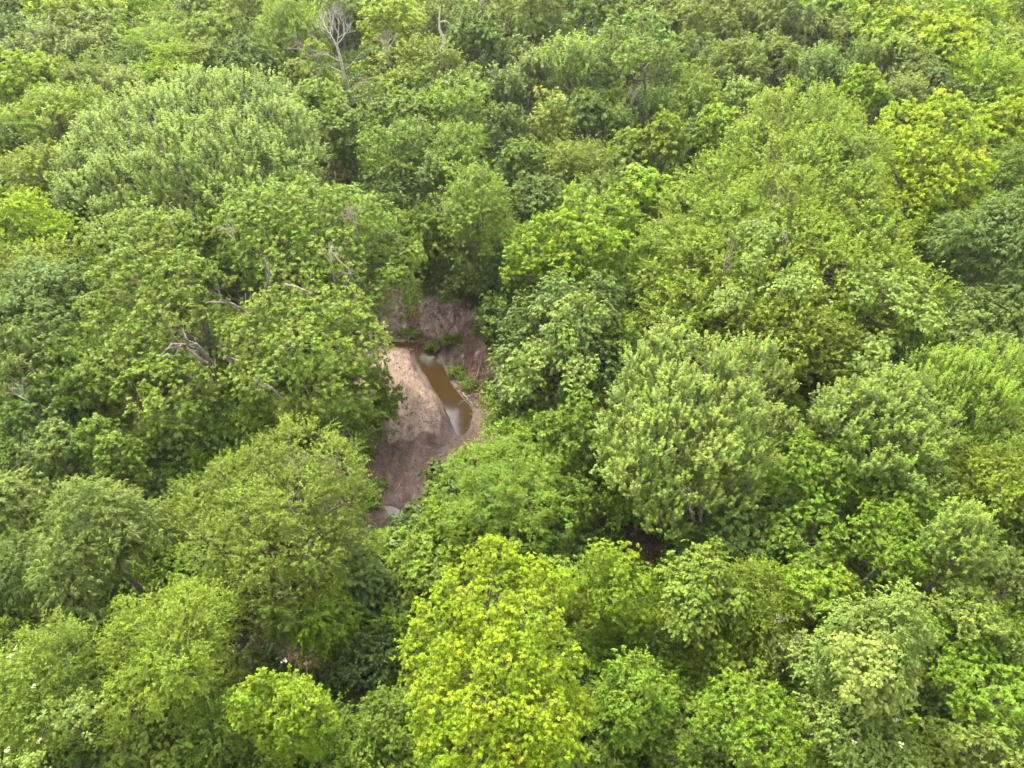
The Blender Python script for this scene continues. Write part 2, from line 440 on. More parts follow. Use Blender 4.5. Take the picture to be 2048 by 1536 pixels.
# ------------------------------------------------------------------ every tree the photograph shows
# (u, v, width, height in the photograph; height of the crown's centre; leaf habit; leaf colour; label)
T_ = [
# far row, left to right
(55,12,175,80,9,'ash','green','dark dull green tree filling the far left corner of the forest'),
(160,34,155,78,9.5,'maple','yel','yellow green tree with arching spiky shoots beside the dark corner tree'),
(286,22,125,72,9,'layer','lime','lime tree with level sprays at the far edge, right of the spiky yellow one'),
(325,55,100,58,8.5,'layer','fresh','small fresh green layered tree just below the lime one at the far edge'),
(392,22,90,66,9,'bush','gray','dull grey green round tree at the far edge between two yellow greens'),
(465,12,130,70,9.5,'elm','yolive','olive yellow tree on the far edge, right of the dull grey green round one'),
(425,66,125,88,9,'ash','yolive','bushy yellow olive tree in the second row, below the olive yellow edge tree'),
(175,78,150,90,9.5,'ash','olive','broad olive tree behind the layered grove in the upper left'),
(88,108,112,86,9,'maple','gray','grey green pointed tree in the upper left, in front of the broad olive one'),
(195,118,110,72,8.5,'maple','olive','darker olive tree with upright tufts, right of the grey green pointed tree'),
(310,92,140,70,9,'layer','fresh','wide fresh green tree with flat sprays above the lime layered tree'),
(15,78,75,84,9,'elm','green','green tree with drooping streaks on the left edge under the dark corner tree'),
(36,116,92,52,8.5,'ash','gray','low grey green crown on the left edge just above the bright yellow tree'),
(346,132,78,62,9,'layer','lime','small bright lime tree with level tiers in the middle of the layered grove'),
(276,126,92,62,8.5,'layer','green','green layered tree touching the left side of the small lime tiered one'),
(420,126,92,76,8.5,'bush','olive','rounded olive bush-like tree between the tiered grove and the fan-shaped green tree'),
(500,136,125,100,9,'ash','green','deep green round tree just behind the great grey green spiky tree'),
(165,166,152,78,8.5,'layer','gray','wide grey green tree with horizontal sprays right of the bright yellow tree'),
(312,170,112,62,8,'layer','lime','lime edged layered tree directly below the small tiered lime one'),
(262,190,92,74,8,'maple','olive','olive tree with fine upright shoots in the hollow of the layered grove'),
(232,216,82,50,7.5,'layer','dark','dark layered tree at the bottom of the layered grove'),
(48,182,135,125,10,'ash','yel','bright yellow tree on the left edge of the wood'),
(90,172,62,82,9.5,'maple','yel','narrow bright yellow tree hugging the right side of the bigger yellow one'),
(14,292,66,110,8,'layer','green','green tree with hanging sprays on the left edge, below the bright yellow tree'),
(116,248,182,142,9.5,'elm','yolive','big yellow olive fine-leaved tree left of the great spiky tree'),
(80,348,135,104,8.5,'elm','yolive','yellow olive tree tucked under the big fine-leaved one at the left'),
(50,446,155,108,9,'layer','yel','yellow tree with drooping sprays on the left edge, level with the bare twigs'),
(86,532,138,86,8,'elm','yolive','low yellow olive tree between the yellow drooping tree and the blue grey one'),
(155,424,92,92,7,'bush','green','shaded green tree squeezed against the foot of the great spiky tree'),
(30,520,90,80,7,'elm','mid','mid green crown on the left edge above the blue grey tree'),
(585,72,138,132,10.5,'elm','fresh','fan-shaped fresh green tree left of the white bare tree'),
(682,26,105,64,9,'ash','mid','mid green tree at the far edge behind the white bare tree'),
(782,58,142,112,11.5,'ash','yel','pale yellow crown right beside the white bare tree'),
(872,46,92,92,9.5,'elm','olive','olive tree at the far edge right of the pale yellow crown'),
(952,14,142,62,10,'elm','olive','olive tree with a few bare twigs, on the far edge above the dark domed one'),
(955,82,128,112,10,'pecan','green','dark green domed tree standing right of the bone white snag'),
(546,152,92,80,8,'ash','green','green tree left of the trunk of the white bare tree'),
(603,166,64,52,8,'ash','fresh','small fresh green crown in front of the fan-shaped tree'),
(646,214,112,74,8.5,'ash','fresh','fresh green tree under the trunk of the white bare tree'),
(762,138,72,80,8.5,'ash','mid','mid green tree under the hanging bare branch of the pale yellow crown'),
(852,138,152,90,9,'elm','olive','olive bushy tree at the foot of the bone white snag'),
(815,182,112,82,8.5,'elm','fresh','fresh green spiky tree in front of the olive bushy one by the snag'),
(930,186,112,82,8.5,'bush','mid','mid green tree between the snag and the pointed grey green maple'),
(810,240,124,102,8.5,'ash','mid','mid green crown in the middle distance, left of its fresher twin'),
(902,240,124,112,8.5,'elm','fresh','fresher green crown in the middle distance above the creek valley'),
(682,268,112,82,8.5,'ash','mid','green crown with bare stems below it, right of the great spiky tree'),
(790,312,144,112,10.5,'elm','mid','broad green tree above the dark hollow at the head of the creek'),
(902,322,144,112,10.5,'elm','mid','round green tree above the fresh fine-leaved one by the creek'),
(790,392,150,90,8,'bush','green','low green tree over the dark hollow at the head of the creek'),
(692,334,64,92,4.5,'vine','mid','leafy vine tangle in the shade between bare stems, right of the great spiky tree'),
(1012,196,84,92,8.5,'maple','blue','blue green pointed tree left of the pale grey maple'),
(1002,268,92,100,8,'ash','blue','dark blue green tree left of the orange tipped spire'),
(872,368,74,86,9.5,'maple','blue','small blue green upright tree left of the fresh fine-leaved one'),
(1066,48,124,124,10.5,'willow','olive','olive tree with hanging foliage in front of the far dark gap'),
(1040,120,70,66,8.5,'willow','gray','small grey green crown at the foot of the hanging olive tree'),
(1150,28,84,96,10.5,'ash','pale','pale silvery tree at the far edge, right of the dark gap'),
(1226,26,112,82,10,'ash','pale','pale crown on the far edge directly behind the big pale cottonwood'),
(1334,34,112,84,9.5,'ash','gray','grey green tree on the far edge right of the big pale cottonwood'),
(1140,152,122,112,9.5,'maple','pale','pale grey green maple with upright tips, left of the pale cottonwood'),
(1062,160,72,80,8.5,'maple','gray','narrow grey maple attached to the left of the paler upright one'),
(1366,118,66,92,9,'ash','gray','slender grey green tree between the pale cottonwood and the olive elms'),
(1450,42,152,104,10.5,'willow','olive','large dull olive tree with hanging twigs on the far edge'),
(1460,136,124,92,9,'willow','olive','smaller dull olive tree directly below the large one with hanging twigs'),
(1560,46,134,124,10.5,'willow','gray','grey olive tree with trailing twigs on the far edge, second of the dull pair'),
(1556,116,92,72,8.5,'willow','olive','low olive crown at the foot of the grey olive trailing tree'),
(1386,196,102,104,8.5,'layer','fresh','fresh green tree in the shade right of the pale cottonwood trunk'),
(1290,236,94,90,7,'maple','blue','dark blue green tree below the trunk of the pale cottonwood'),
(1234,206,56,34,6.5,'layer','lime','tiny lime spray of leaves lit up below the pale cottonwood'),
(1166,240,102,102,8,'ash','green','green tree immediately right of the orange tipped spire'),
(1230,272,64,66,7,'ash','green','small deep green tree in the hollow right of the spire'),
(1330,298,84,118,8.5,'ash','yolive','upright yellow olive tree left of the small lime dome'),
(1262,306,74,82,8,'ash','yolive','shorter yellow olive tree on the left of the upright one'),
(1146,332,142,112,7.5,'layer','olive','olive tree with level fans of leaves below the orange tipped spire'),
(1236,338,104,70,7,'layer','gray','grey green layered tree right of the olive one with level fans'),
(1046,332,92,92,7.5,'ash','mid','mid green tree left of the olive layered tree below the spire'),
(1445,262,100,80,9.5,'pecan','lime','small brilliant lime dome left of the top of the great elm'),
(1476,206,74,54,8.5,'maple','pale','small pale green crown behind the brilliant lime dome'),
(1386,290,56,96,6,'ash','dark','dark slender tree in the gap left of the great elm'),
(1656,24,112,72,9.5,'pecan','lime','bright lime tree on the far edge with a shaded foot'),
(1736,12,112,62,9.5,'ash','yel','yellow tree on the far edge right of the bright lime one'),
(1625,82,74,84,8.5,'ash','olive','small olive crown, left one of a matched pair near the far edge'),
(1690,82,74,84,8.5,'elm','olive','small olive crown, right one of a matched pair near the far edge'),
(1790,82,142,92,10,'pecan','lime','lime tree with puffy tufts in the second row at the upper right'),
(1826,34,104,62,9,'elm','yolive','yellow olive tree on the far edge behind the puffy lime one'),
(1926,38,134,84,9.5,'elm','yel','yellow tree with slanting sprays on the far edge towards the right corner'),
(1902,106,142,102,10,'pecan','yel','puffy yellow tree below the slanting yellow one, upper right'),
(2012,28,108,84,9.5,'elm','yolive','yellow olive tree filling the far right corner'),
(2014,102,112,84,9,'elm','yolive','soft yellow olive crown on the right edge under the corner tree'),
(1640,152,114,86,9,'maple','blue','blue grey tree with fine upright tips behind the top of the great elm'),
(1716,140,74,82,8.5,'maple','blue','narrower blue grey tree touching the right of the blue grey upright one'),
(1786,130,92,82,9,'maple','pale','pale green tree between the puffy lime trees at the upper right'),
(1850,164,114,82,8.5,'willow','gray','grey green fine-twigged tree above the great yellow pecan'),
(1974,160,142,102,9.5,'elm','lime','lime tree with slanting sprays near the right edge'),
(1956,202,92,62,8,'elm','gray','grey green crown between the slanting lime tree and the great yellow pecan'),
(1722,196,102,102,8.5,'pecan','lime','lime tree with a tall knob, just right of the elm top'),
(1790,200,84,74,8,'elm','gray','dull olive grey dome between the knobbed lime tree and the great yellow pecan'),
(2008,212,100,72,8.5,'pecan','lime','lime crown on the right edge above the yellow one'),
(2000,262,114,112,9.5,'pecan','yel','bright yellow crown on the right edge beside the great yellow pecan'),
(2018,352,94,122,8,'layer','mid','mid green layered tree on the right edge below the bright yellow crown'),
# middle distance
(1985,500,225,225,10,'willow','blue','broad blue green tree on the right edge, right of the great elm'),
(1994,622,155,104,8,'willow','blue','lower blue green tree on the right edge, under the broad one'),
(1958,668,210,90,7,'layer','gray','grey layered tree with flat sprays below the blue green ones'),
(950,440,158,180,8.5,'elm','fresh','fresh fine-leaved tree with a pale stem on the far bank of the creek'),
(868,486,86,150,5.5,'vine','mid','ivy clad green tree standing left of the fresh fine-leaved one at the creek head'),
(926,568,120,84,2.5,'bush','green','low green bushes hanging over the bank at the creek head'),
(1076,402,112,90,8.5,'ash','green','green tree above the left side of the lime pecan by the creek'),
(1180,396,122,64,7,'layer','gray','grey green spray of a low tree behind the lime pecan by the creek'),
(1282,388,140,90,9,'pecan','lime','lime crown touching the left side of the great elm'),
(1010,560,90,120,4,'ash','green','shaded green tree between the fresh fine-leaved one and the lime pecan'),
(1236,702,96,124,6,'bush','mid','mid green bush wedged between the vine-hung tree and the great elm'),
(1000,655,100,110,2.5,'bush','green','dense green bush on the right bank above the pile of driftwood'),
(1690,716,150,100,6.5,'elm','mid','yellowish green low tree in front of the foot of the great elm'),
(1836,730,150,90,6,'elm','mid','shaded green tree left of the tall yellow tipped maple at the right'),
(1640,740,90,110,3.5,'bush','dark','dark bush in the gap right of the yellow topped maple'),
(90,612,225,165,9.5,'willow','blue','blue grey willow-like tree on the left edge'),
(60,730,170,135,8.5,'willow','gray','grey green crown on the left edge below the blue grey one'),
(165,760,150,120,7.5,'willow','mid','green crown between the left edge and the giant spreading tree'),
(60,830,160,120,7,'ash','green','green tree with bare twigs on the left edge, above the tufted group'),
(112,900,135,112,7,'pecan','blue','blue green tufted tree on the left, first of a close group of three'),
(190,888,96,92,7,'pecan','mid','tall middle tree of the tufted group of three on the left'),
(247,932,100,112,6.5,'pecan','mid','third of the tufted group on the left, next to the dark hollow'),
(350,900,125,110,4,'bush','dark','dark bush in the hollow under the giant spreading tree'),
(440,868,150,110,5,'elm','green','shaded green tree below the giant spreading tree'),
(520,900,120,100,4,'elm','mid','green sapling crown left behind the golden olive elm'),
(672,862,185,110,4,'elm','mid','low yellowish green tree on the left bank of the creek'),
(728,798,150,130,0.4,'bush','mid','dark green bush leaning over the sandbar'),
(28,1020,120,165,8,'ash','gray','grey green tree on the left edge, left of the blossoming willow-like tree'),
(56,1150,150,170,7,'willow','blue','blue green crown on the left edge above the black gap'),
(212,1082,265,270,9,'willow','gray','big grey green willow-like tree dotted with yellow leaves, lower left'),
# around the lower end of the creek
(1068,880,140,100,4.0,'vine','fresh','fresh green vine-hung tree touching the right bank below the pool'),
(1150,892,135,145,6,'ash','mid','mid green tree behind the big feathery tree, left of the yellow topped maple'),
(1152,1012,114,120,4.5,'vine','mid','yellowish green creeper-covered bush right of the big feathery tree'),
(905,1072,175,112,4.5,'ash','lime','lime tipped bush below the big feathery tree'),
(805,1088,80,100,0.5,'willow','blue','grey green willow shrub beside the small puddle'),
(836,1128,125,110,2.5,'bush','green','dark green bush between creek and great yellow tree'),
(1195,1062,95,90,2.0,'bush','dark','dark bush at the left rim of the brown hollow'),
(1330,1030,120,110,2.5,'bush','green','greyish bush at the right rim of the brown hollow'),
(1212,1200,195,210,6.5,'ash','lime','round yellow green tree touching the right side of the great bright yellow one'),
(712,1165,125,120,5,'vine','blue','blue green large-leaved tree below the small puddle'),
(645,1250,165,200,4.5,'vine','lime','bush smothered in yellowish creeper left of the dark round tree'),
(732,1318,140,115,4,'vine','dark','dark round tree with large leaves left of the great yellow tree'),
(762,1462,170,150,5,'ash','mid','mid green tree at the bottom between the lime tree and the great yellow tree'),
(572,1440,205,225,7.5,'pecan','lime','lime green tree at the bottom, left of the middle'),
# lower left
(350,1302,285,265,8.5,'elm','yolive','golden green tree with long arching shoots in the lower left'),
(88,1400,235,270,8,'elm','fresh','tree with arching shoots and cream blossom in the bottom left corner'),
(305,1490,190,130,6.5,'vine','mid','green tree hung with broad leaved creeper at the bottom left'),
(430,1470,140,150,5.5,'elm','mid','green tree below the golden arching tree, left of the lime one'),
# right middle
(1770,860,300,230,10,'maple','gray','broad grey green maple right of the yellow topped one'),
(1655,850,110,150,8.5,'maple','gray','narrow grey maple attached to the left of the broad grey green one'),
(1930,800,240,220,10,'maple','fresh','tall maple with yellow tipped spires at the right edge'),
(1990,968,170,130,8.5,'elm','yolive','yellow olive tree with arching sprays on the right edge'),
(1870,960,130,110,6,'elm','mid','shaded tree between the broad grey maple and the arching olive one'),
(1635,950,190,180,8.5,'vine','bright','bright green broad-leaved tree right of the yellow topped maple'),
(1790,1000,160,140,8.5,'vine','bright','bright green broad-leaved tree in front of the broad grey maple'),
(1775,1100,190,170,8,'ash','bright','green tree left of the silvery tree on the right'),
(1470,1090,190,140,6.5,'vine','green','deep green tree in front of the yellow topped maple'),
(1620,1085,180,140,7,'ash','mid','mid green tree above the narrow black gap at the lower right'),
(1395,1180,195,180,7.5,'vine','fresh','fresh green rounded tree right of the brown hollow'),
(1505,1205,165,160,6.5,'layer','yolive','feathery olive tree with arching fronds at the lower right'),
(1635,1180,160,135,7,'pecan','bright','bright green tree between the feathery olive one and the silvery one'),
(1912,1105,155,185,9.5,'maple','pale','silvery tree with lumpy crown and yellow tips on the right'),
(1930,1218,165,120,8.5,'pecan','pale','lower silvery crown directly below the lumpy silvery tree'),
(2022,1160,90,150,8,'ash','gray','grey green tree on the right edge next to the silvery crowns'),
(1728,1320,235,280,9,'vine','pale','pale tree draped in light green creeper at the lower right'),
(1572,1312,76,150,6,'vine','gray','slender grey green creeper-covered stem left of the pale draped tree'),
(1892,1290,150,125,7,'pecan','bright','bright green tree right of the pale draped one'),
(2000,1290,120,120,7,'vine','mid','broad leaved green tree on the right edge under the silvery crown'),
(1958,1392,210,160,7.5,'ash','bright','bright green tree in the lower right, above the bottom corner'),
(1424,1328,112,115,4.5,'bush','yolive','soft yellow olive bush in the hollow at the lower right'),
(1500,1452,225,175,7,'pecan','bright','bright green tree at the bottom right of the middle'),
(1738,1492,250,125,7.5,'vine','pale','creeper-covered pale tree with cream blossom on the bottom edge'),
(1965,1510,200,110,7,'ash','pale','pale tree in the bottom right corner'),
(1265,1420,165,215,7,'vine','bright','bright green tree at the bottom, right of the great yellow tree'),
(1350,1505,160,110,6,'ash','mid','mid green crown on the bottom edge, right of the middle'),
(1300,1290,110,100,4.5,'vine','mid','green creeper tangle between the round yellow green tree and the fresh rounded one'),
]
# trees whose crown has boughs of its own to copy: (habit, colour, trunk thickness, label, [(u, v, w, h, z), ...])
H_ = [
('maple','pale',0.42,'great grey green tree with hundreds of upright yellow tipped shoots, upper left',
 [(390,320,430,270,9.0),(400,230,210,120,12.5),(300,255,170,110,11),(490,225,200,110,12),(560,275,150,110,11),(230,300,150,120,9.5),
  (190,350,120,110,8.5),(180,410,120,110,7.5),(260,380,160,120,9),(350,330,170,120,11.5),(460,320,180,120,11.5),(570,345,150,120,9.5),
  (600,310,90,80,9),(260,450,150,90,7),(360,430,170,110,8.5),(480,400,170,110,9.5),(570,400,110,90,8)]),
('ash','fresh',0.40,'giant spreading tree with heavy boughs, its far half, left of the creek',
 [(620,470,300,160,9.5),(520,440,180,90,12),(600,425,170,80,12.2),(690,440,150,90,11.5),(760,470,130,100,10),(800,530,110,100,8),
  (560,500,150,80,11),(500,490,130,70,10.5),(650,520,150,90,10.5),(740,550,140,90,8.5),(580,560,140,80,10),(480,545,90,50,9.5),
  (790,600,100,90,5.5),(705,610,110,90,7)]),
('ash','fresh',0.27,'near half of the giant spreading tree with heavy boughs, left of the creek',
 [(300,560,230,170,9.5),(240,490,150,100,11),(330,480,150,90,11.5),(190,560,110,90,9.5),(270,560,140,90,11.5),(370,560,120,80,11),
  (220,640,120,90,9.5),(330,640,150,80,10.5),(400,620,90,80,9.5),(455,655,80,70,8.0),(440,700,70,60,7.2),(270,700,120,80,9.5),(230,745,120,90,8.5),(330,780,170,110,8.5),
  (400,780,90,90,8.5),(350,845,130,60,7.0),
  (610,680,240,170,8.5),(560,640,130,90,10.5),(670,630,130,90,10.5),(712,690,125,110,9.5),(620,700,140,90,10.5),(520,690,110,80,9.8),
  (560,770,130,90,8.8),(672,775,150,90,8.5),(500,760,90,70,8.5),(590,820,90,50,7.5),(475,680,80,80,9.3)]),
('elm','yolive',0.44,'great elm with fine drooping sprays, by far the largest tree on the right',
 [(1590,420,380,300,9),(1560,560,430,200,7),(1600,250,190,120,14),(1540,240,90,90,13.5),(1670,260,110,100,13),(1520,310,140,110,12.5),
  (1640,330,170,110,13),(1720,330,110,100,11.5),(1430,370,130,100,11),(1560,400,150,100,12.5),(1690,410,150,110,11.5),(1380,420,110,90,10),
  (1480,450,150,100,11),(1600,480,150,100,11.5),(1730,480,150,110,10.5),(1330,490,110,100,9),(1410,530,150,100,9.5),(1540,550,160,100,10),
  (1660,560,150,100,10),(1770,560,130,100,9.5),(1830,600,120,110,8.5),(1300,560,70,90,8),(1370,610,130,90,8),(1490,620,150,90,8),
  (1740,640,150,90,8),(1860,660,80,90,7),(1620,640,120,90,7.5),(1320,630,90,90,6.5)]),
('bush','yolive',0.2,'yellow olive tree with rounded tufts in front of the great elm',
 [(1590,680,180,120,8),(1530,650,90,80,9.5),(1600,640,110,80,10),(1660,670,90,90,9),(1640,730,110,80,7.5),(1550,730,90,90,7.5),(1600,710,90,70,9)]),
('pecan','yel',0.34,'great yellow green pecan with puffy tufts at the upper right',
 [(1860,320,190,190,9),(1890,225,80,80,13),(1810,255,110,80,11.5),(1890,265,120,90,12.5),(1950,300,80,90,11),(1780,300,90,80,10.5),
  (1850,310,120,90,12),(1920,350,110,90,11),(1790,360,100,90,10),(1860,375,110,90,10.5),(1930,410,90,80,9),(1810,420,100,80,9),
  (1870,450,110,80,8),(1830,490,80,60,6)]),
('pecan','lime',0.28,'lime green pecan above the right bank of the creek',
 [(1150,490,180,110,7.5),(1170,425,110,80,10),(1230,440,90,90,9.5),(1110,470,100,80,9.5),(1180,490,110,80,9.8),(1060,505,90,80,8.5),
  (1130,540,120,80,8),(1230,510,90,80,8.5),(1050,550,80,70,7),(1200,560,90,60,7)]),
('vine','blue',0.26,'dark blue green tree hung with pale creeper on the right bank of the creek',
 [(1120,680,200,190,5.5),(1190,595,110,90,9),(1120,600,110,90,9),(1060,640,100,90,7.5),(1210,660,80,90,7.5),(1140,670,120,90,8.5),
  (1040,710,100,90,6),(1110,740,120,90,6.8),(1190,730,100,90,6.5),(1030,780,90,80,4.2),(1110,805,120,70,4.8),(1180,790,80,70,5)]),
('maple','pale',0.34,'pale maple with orange yellow top shoots in the right middle of the picture',
 [(1390,850,330,280,8.5),(1340,690,100,90,12.5),(1300,740,110,90,11.5),(1400,740,130,100,12),(1500,730,110,100,11),(1550,780,90,110,9.8),
  (1270,810,110,90,10),(1350,800,130,100,12),(1460,820,130,100,11.5),(1550,860,90,100,9),(1240,880,100,100,8.8),(1320,880,130,100,10.8),
  (1410,900,140,100,11),(1500,920,110,100,9.5),(1280,960,120,90,8.5),(1370,980,130,90,9),(1460,990,110,80,8),(1330,1030,120,60,7),(1220,940,70,80,7.8)]),
('fern','bright',0.22,'feathery tree with long compound fronds leaning over the lower creek',
 [(1000,990,200,130,5.5),(950,930,100,65,7),(1020,920,110,70,7.5),(1090,950,90,80,7),(912,975,90,55,6),(970,985,120,70,7.8),
  (1060,1000,110,80,7.2),(940,1040,110,70,6.2),(1030,1060,120,70,6.2),(1105,1040,80,80,6),(885,1010,60,40,4.8)]),
('elm','olive',0.34,'golden olive elm with ragged tufts left of the lower creek',
 [(580,1040,300,240,8),(600,890,120,80,11),(655,940,140,100,11),(540,930,120,80,10.8),(480,960,110,90,9.8),(685,1000,120,100,9.8),
  (590,1000,140,90,11.3),(500,1030,120,90,10),(400,1010,120,80,8.8),(350,1060,90,90,7.8),(430,1090,120,90,8.8),(630,1080,130,90,10),
  (540,1110,130,90,9.5),(700,1085,100,90,8.2),(460,1170,120,90,7.5),(560,1190,130,80,7.8),(640,1160,100,80,7.8),(510,1240,90,50,6)]),
('pecan','yel',0.30,'great bright yellow tree with tufted crown at the bottom middle',
 [(990,1350,290,320,7.5),(990,1130,110,90,11),(1060,1160,90,90,10.5),(920,1180,90,90,10.5),(880,1240,110,90,9.5),(970,1230,120,90,11.8),
  (1060,1240,120,90,11.8),(1110,1180,80,90,9.8),(840,1320,110,80,8.5),(920,1320,120,90,11),(1010,1320,130,90,12.3),(1100,1330,120,100,11),
  (880,1410,120,90,10),(970,1420,130,90,11.8),(1070,1430,130,100,11.5),(1140,1420,90,100,9.5),(900,1500,130,90,9.5),(1000,1510,130,90,10.8),
  (1100,1520,130,90,10.2)]),
('ash','pale',0.40,'big pale cottonwood with a forked crown near the far edge',
 [(1255,110,130,110,10),(1290,60,80,60,14),(1315,100,70,70,12.5),(1235,80,80,60,12.5),(1200,115,70,60,11),(1270,120,80,60,12.8),
  (1340,140,60,60,10.5),(1225,150,70,50,9.5),(1180,150,50,50,9),(1320,165,60,40,9)]),
]
ORANGE = 'orange tipped spire: young orange leaves over a narrow yellow green crown, middle distance'

# ------------------------------------------------------------------ the ground
def axis(lo, hi, a, b, fine, coarse):
    x = [a]
    step = fine
    while x[-1] < hi:
        if x[-1] >= b: step = min(step * 1.12, coarse)
        x.append(x[-1] + step)
    y = [a]; step = fine
    while y[-1] > lo:
        step = min(step * 1.12, coarse); y.append(y[-1] - step)
    return np.array(y[:0:-1] + x)
gx = axis(-420, 420, -24, 4, 0.13, 14)
gy = axis(-60, 900, 22, 64, 0.15, 16)
X, Y = np.meshgrid(gx, gy)
Z = terrain(X, Y)
nx, ny = len(gx), len(gy)
Vg = np.stack([X, Y, Z], -1).reshape(-1, 3)
ii = (np.arange(ny - 1)[:, None] * nx + np.arange(nx - 1)[None]).reshape(-1)
Fg = np.stack([ii, ii + 1, ii + nx + 1, ii + nx], -1)
sd_bed = poly_sd(X, Y, BED); sd_sand = poly_sd(X, Y, SAND) + 0.35 * wob(X, Y, 1.6, 2)
pools = np.minimum(np.minimum(poly_sd(X, Y, POOL), poly_sd(X, Y, POOL2)), np.minimum(poly_sd(X, Y, POOL3), poly_sd(X, Y, POOL4)))
riv = line_d(X, Y, RIVULET)
m_bed = smooth(sd_bed, 1.1, -0.1)
m_sand = smooth(sd_sand, 0.5, -0.6) * m_bed
m_wet = np.maximum(0.85 * smooth(pools + 0.14 * wob(X, Y, 2.2, 3), 0.6, 0.0), 0.9 * smooth(riv, 0.5, 0.1))
m_bank = smooth(sd_bed + 0.6 * wob(X, Y, 0.8, 4), 6.0, 3.0) * smooth(Y, at(700, 1060, -3)[0][1], at(700, 960, -3)[0][1])
colg = np.stack([m_bed, m_sand, m_wet, m_bank], -1).reshape(-1, 4)

m, nt, out = new_mat('forest soil, mud and sand')
ga = N(nt, 'ShaderNodeAttribute', attribute_name='leaf')
sp = N(nt, 'ShaderNodeSeparateColor'); nt.links.new(ga.outputs['Color'], sp.inputs[0])
tc = N(nt, 'ShaderNodeTexCoord')
def noise(scale, det=6, rough=0.6, stretch=None):
    n = N(nt, 'ShaderNodeTexNoise'); n.inputs['Scale'].default_value = scale; n.inputs['Detail'].default_value = det; n.inputs['Roughness'].default_value = rough
    if stretch:
        mp = N(nt, 'ShaderNodeMapping'); mp.inputs['Scale'].default_value = stretch; mp.inputs['Rotation'].default_value = (0, 0, 0.22)
        nt.links.new(tc.outputs['Object'], mp.inputs[0]); nt.links.new(mp.outputs[0], n.inputs['Vector'])
    else: nt.links.new(tc.outputs['Object'], n.inputs['Vector'])
    return n.outputs[0]
def ramp(src, stops):
    r = N(nt, 'ShaderNodeValToRGB'); e = r.color_ramp.elements
    while len(e) < len(stops): e.new(0.5)
    for q, (p, c) in zip(e, stops): q.position = p; q.color = (*c, 1)
    nt.links.new(src, r.inputs[0]); return r.outputs[0]
n1, n2, n3 = noise(0.8), noise(5.0, 8, 0.7), noise(22.0, 4, 0.6)
ns = noise(1.1, 7, 0.65, (1.0, 0.35, 1.0))
litter = ramp(n2, [(0.30, (0.024, 0.015, 0.010)), (0.5, (0.065, 0.040, 0.027)), (0.74, (0.14, 0.09, 0.065))])
mud = ramp(ns, [(0.36, (0.056, 0.036, 0.031)), (0.5, (0.084, 0.056, 0.048)), (0.62, (0.118, 0.083, 0.071))])
sandc = ramp(n1, [(0.35, (0.165, 0.115, 0.093)), (0.55, (0.225, 0.168, 0.136)), (0.72, (0.28, 0.215, 0.172))])
fine = ramp(n3, [(0.36, (0.60, 0.58, 0.56)), (0.64, (1.18, 1.18, 1.18))])
blot = ramp(noise(2.6, 9, 0.72, (1.0, 0.5, 1.0)), [(0.38, (0.62, 0.58, 0.56)), (0.52, (1.0, 1.0, 1.0)), (0.68, (1.18, 1.16, 1.14))])
flow = ramp(noise(2.4, 6, 0.6, (1.0, 0.16, 1.0)), [(0.36, (0.62, 0.60, 0.58)), (0.50, (1.0, 1.0, 1.0)), (0.64, (1.22, 1.20, 1.17))])
litm = ramp(noise(9.0, 10, 0.85), [(0.60, (0, 0, 0)), (0.68, (1, 1, 1))])
edge = math_n(nt, 'ADD', sp.outputs[1], math_n(nt, 'MULTIPLY', math_n(nt, 'SUBTRACT', n2, 0.5), 0.9))
edge = ramp(edge, [(0.30, (0, 0, 0)), (0.62, (1, 1, 1))])
c = mix_n(nt, edge, mud, sandc)
c = mix_n(nt, 1.0, c, fine, 'MULTIPLY')
c = mix_n(nt, 1.0, c, blot, 'MULTIPLY')
c = mix_n(nt, 0.85, c, flow, 'MULTIPLY')
c = mix_n(nt, math_n(nt, 'MULTIPLY', litm, 0.55), c, (0.06, 0.04, 0.028))
c = mix_n(nt, math_n(nt, 'MULTIPLY', sp.outputs[2], 0.8), c, mix_n(nt, 1.0, c, (0.52, 0.46, 0.42), 'MULTIPLY'))
bank = ramp(noise(1.8, 9, 0.75), [(0.30, (0.17, 0.10, 0.08)), (0.48, (0.33, 0.225, 0.19)), (0.66, (0.48, 0.39, 0.35))])
bank = mix_n(nt, 1.0, bank, fine, 'MULTIPLY')
litter = mix_n(nt, ga.outputs['Alpha'], litter, bank)
c = mix_n(nt, sp.outputs[0], litter, c)
p = N(nt, 'ShaderNodeBsdfPrincipled'); p.inputs['Specular IOR Level'].default_value = 0.25
nt.links.new(c, p.inputs['Base Color'])
rr = math_n(nt, 'SUBTRACT', 0.9, math_n(nt, 'MULTIPLY', sp.outputs[2], 0.45)); nt.links.new(rr, p.inputs['Roughness'])
bh = math_n(nt, 'ADD', n2, math_n(nt, 'MULTIPLY', n3, 0.4))
bp = N(nt, 'ShaderNodeBump'); bp.inputs['Strength'].default_value = 0.6; bp.inputs['Distance'].default_value = 0.06
nt.links.new(bh, bp.inputs['Height']); nt.links.new(bp.outputs[0], p.inputs['Normal'])
nt.links.new(p.outputs[0], out.inputs[0])
g_me = np_mesh('ground', Vg, Fg, m, colg, smooth_shade=True)
tag(mesh_obj('ground', g_me), 'brown forest floor cut by a creek bed of mud and pale sand', kind='structure')

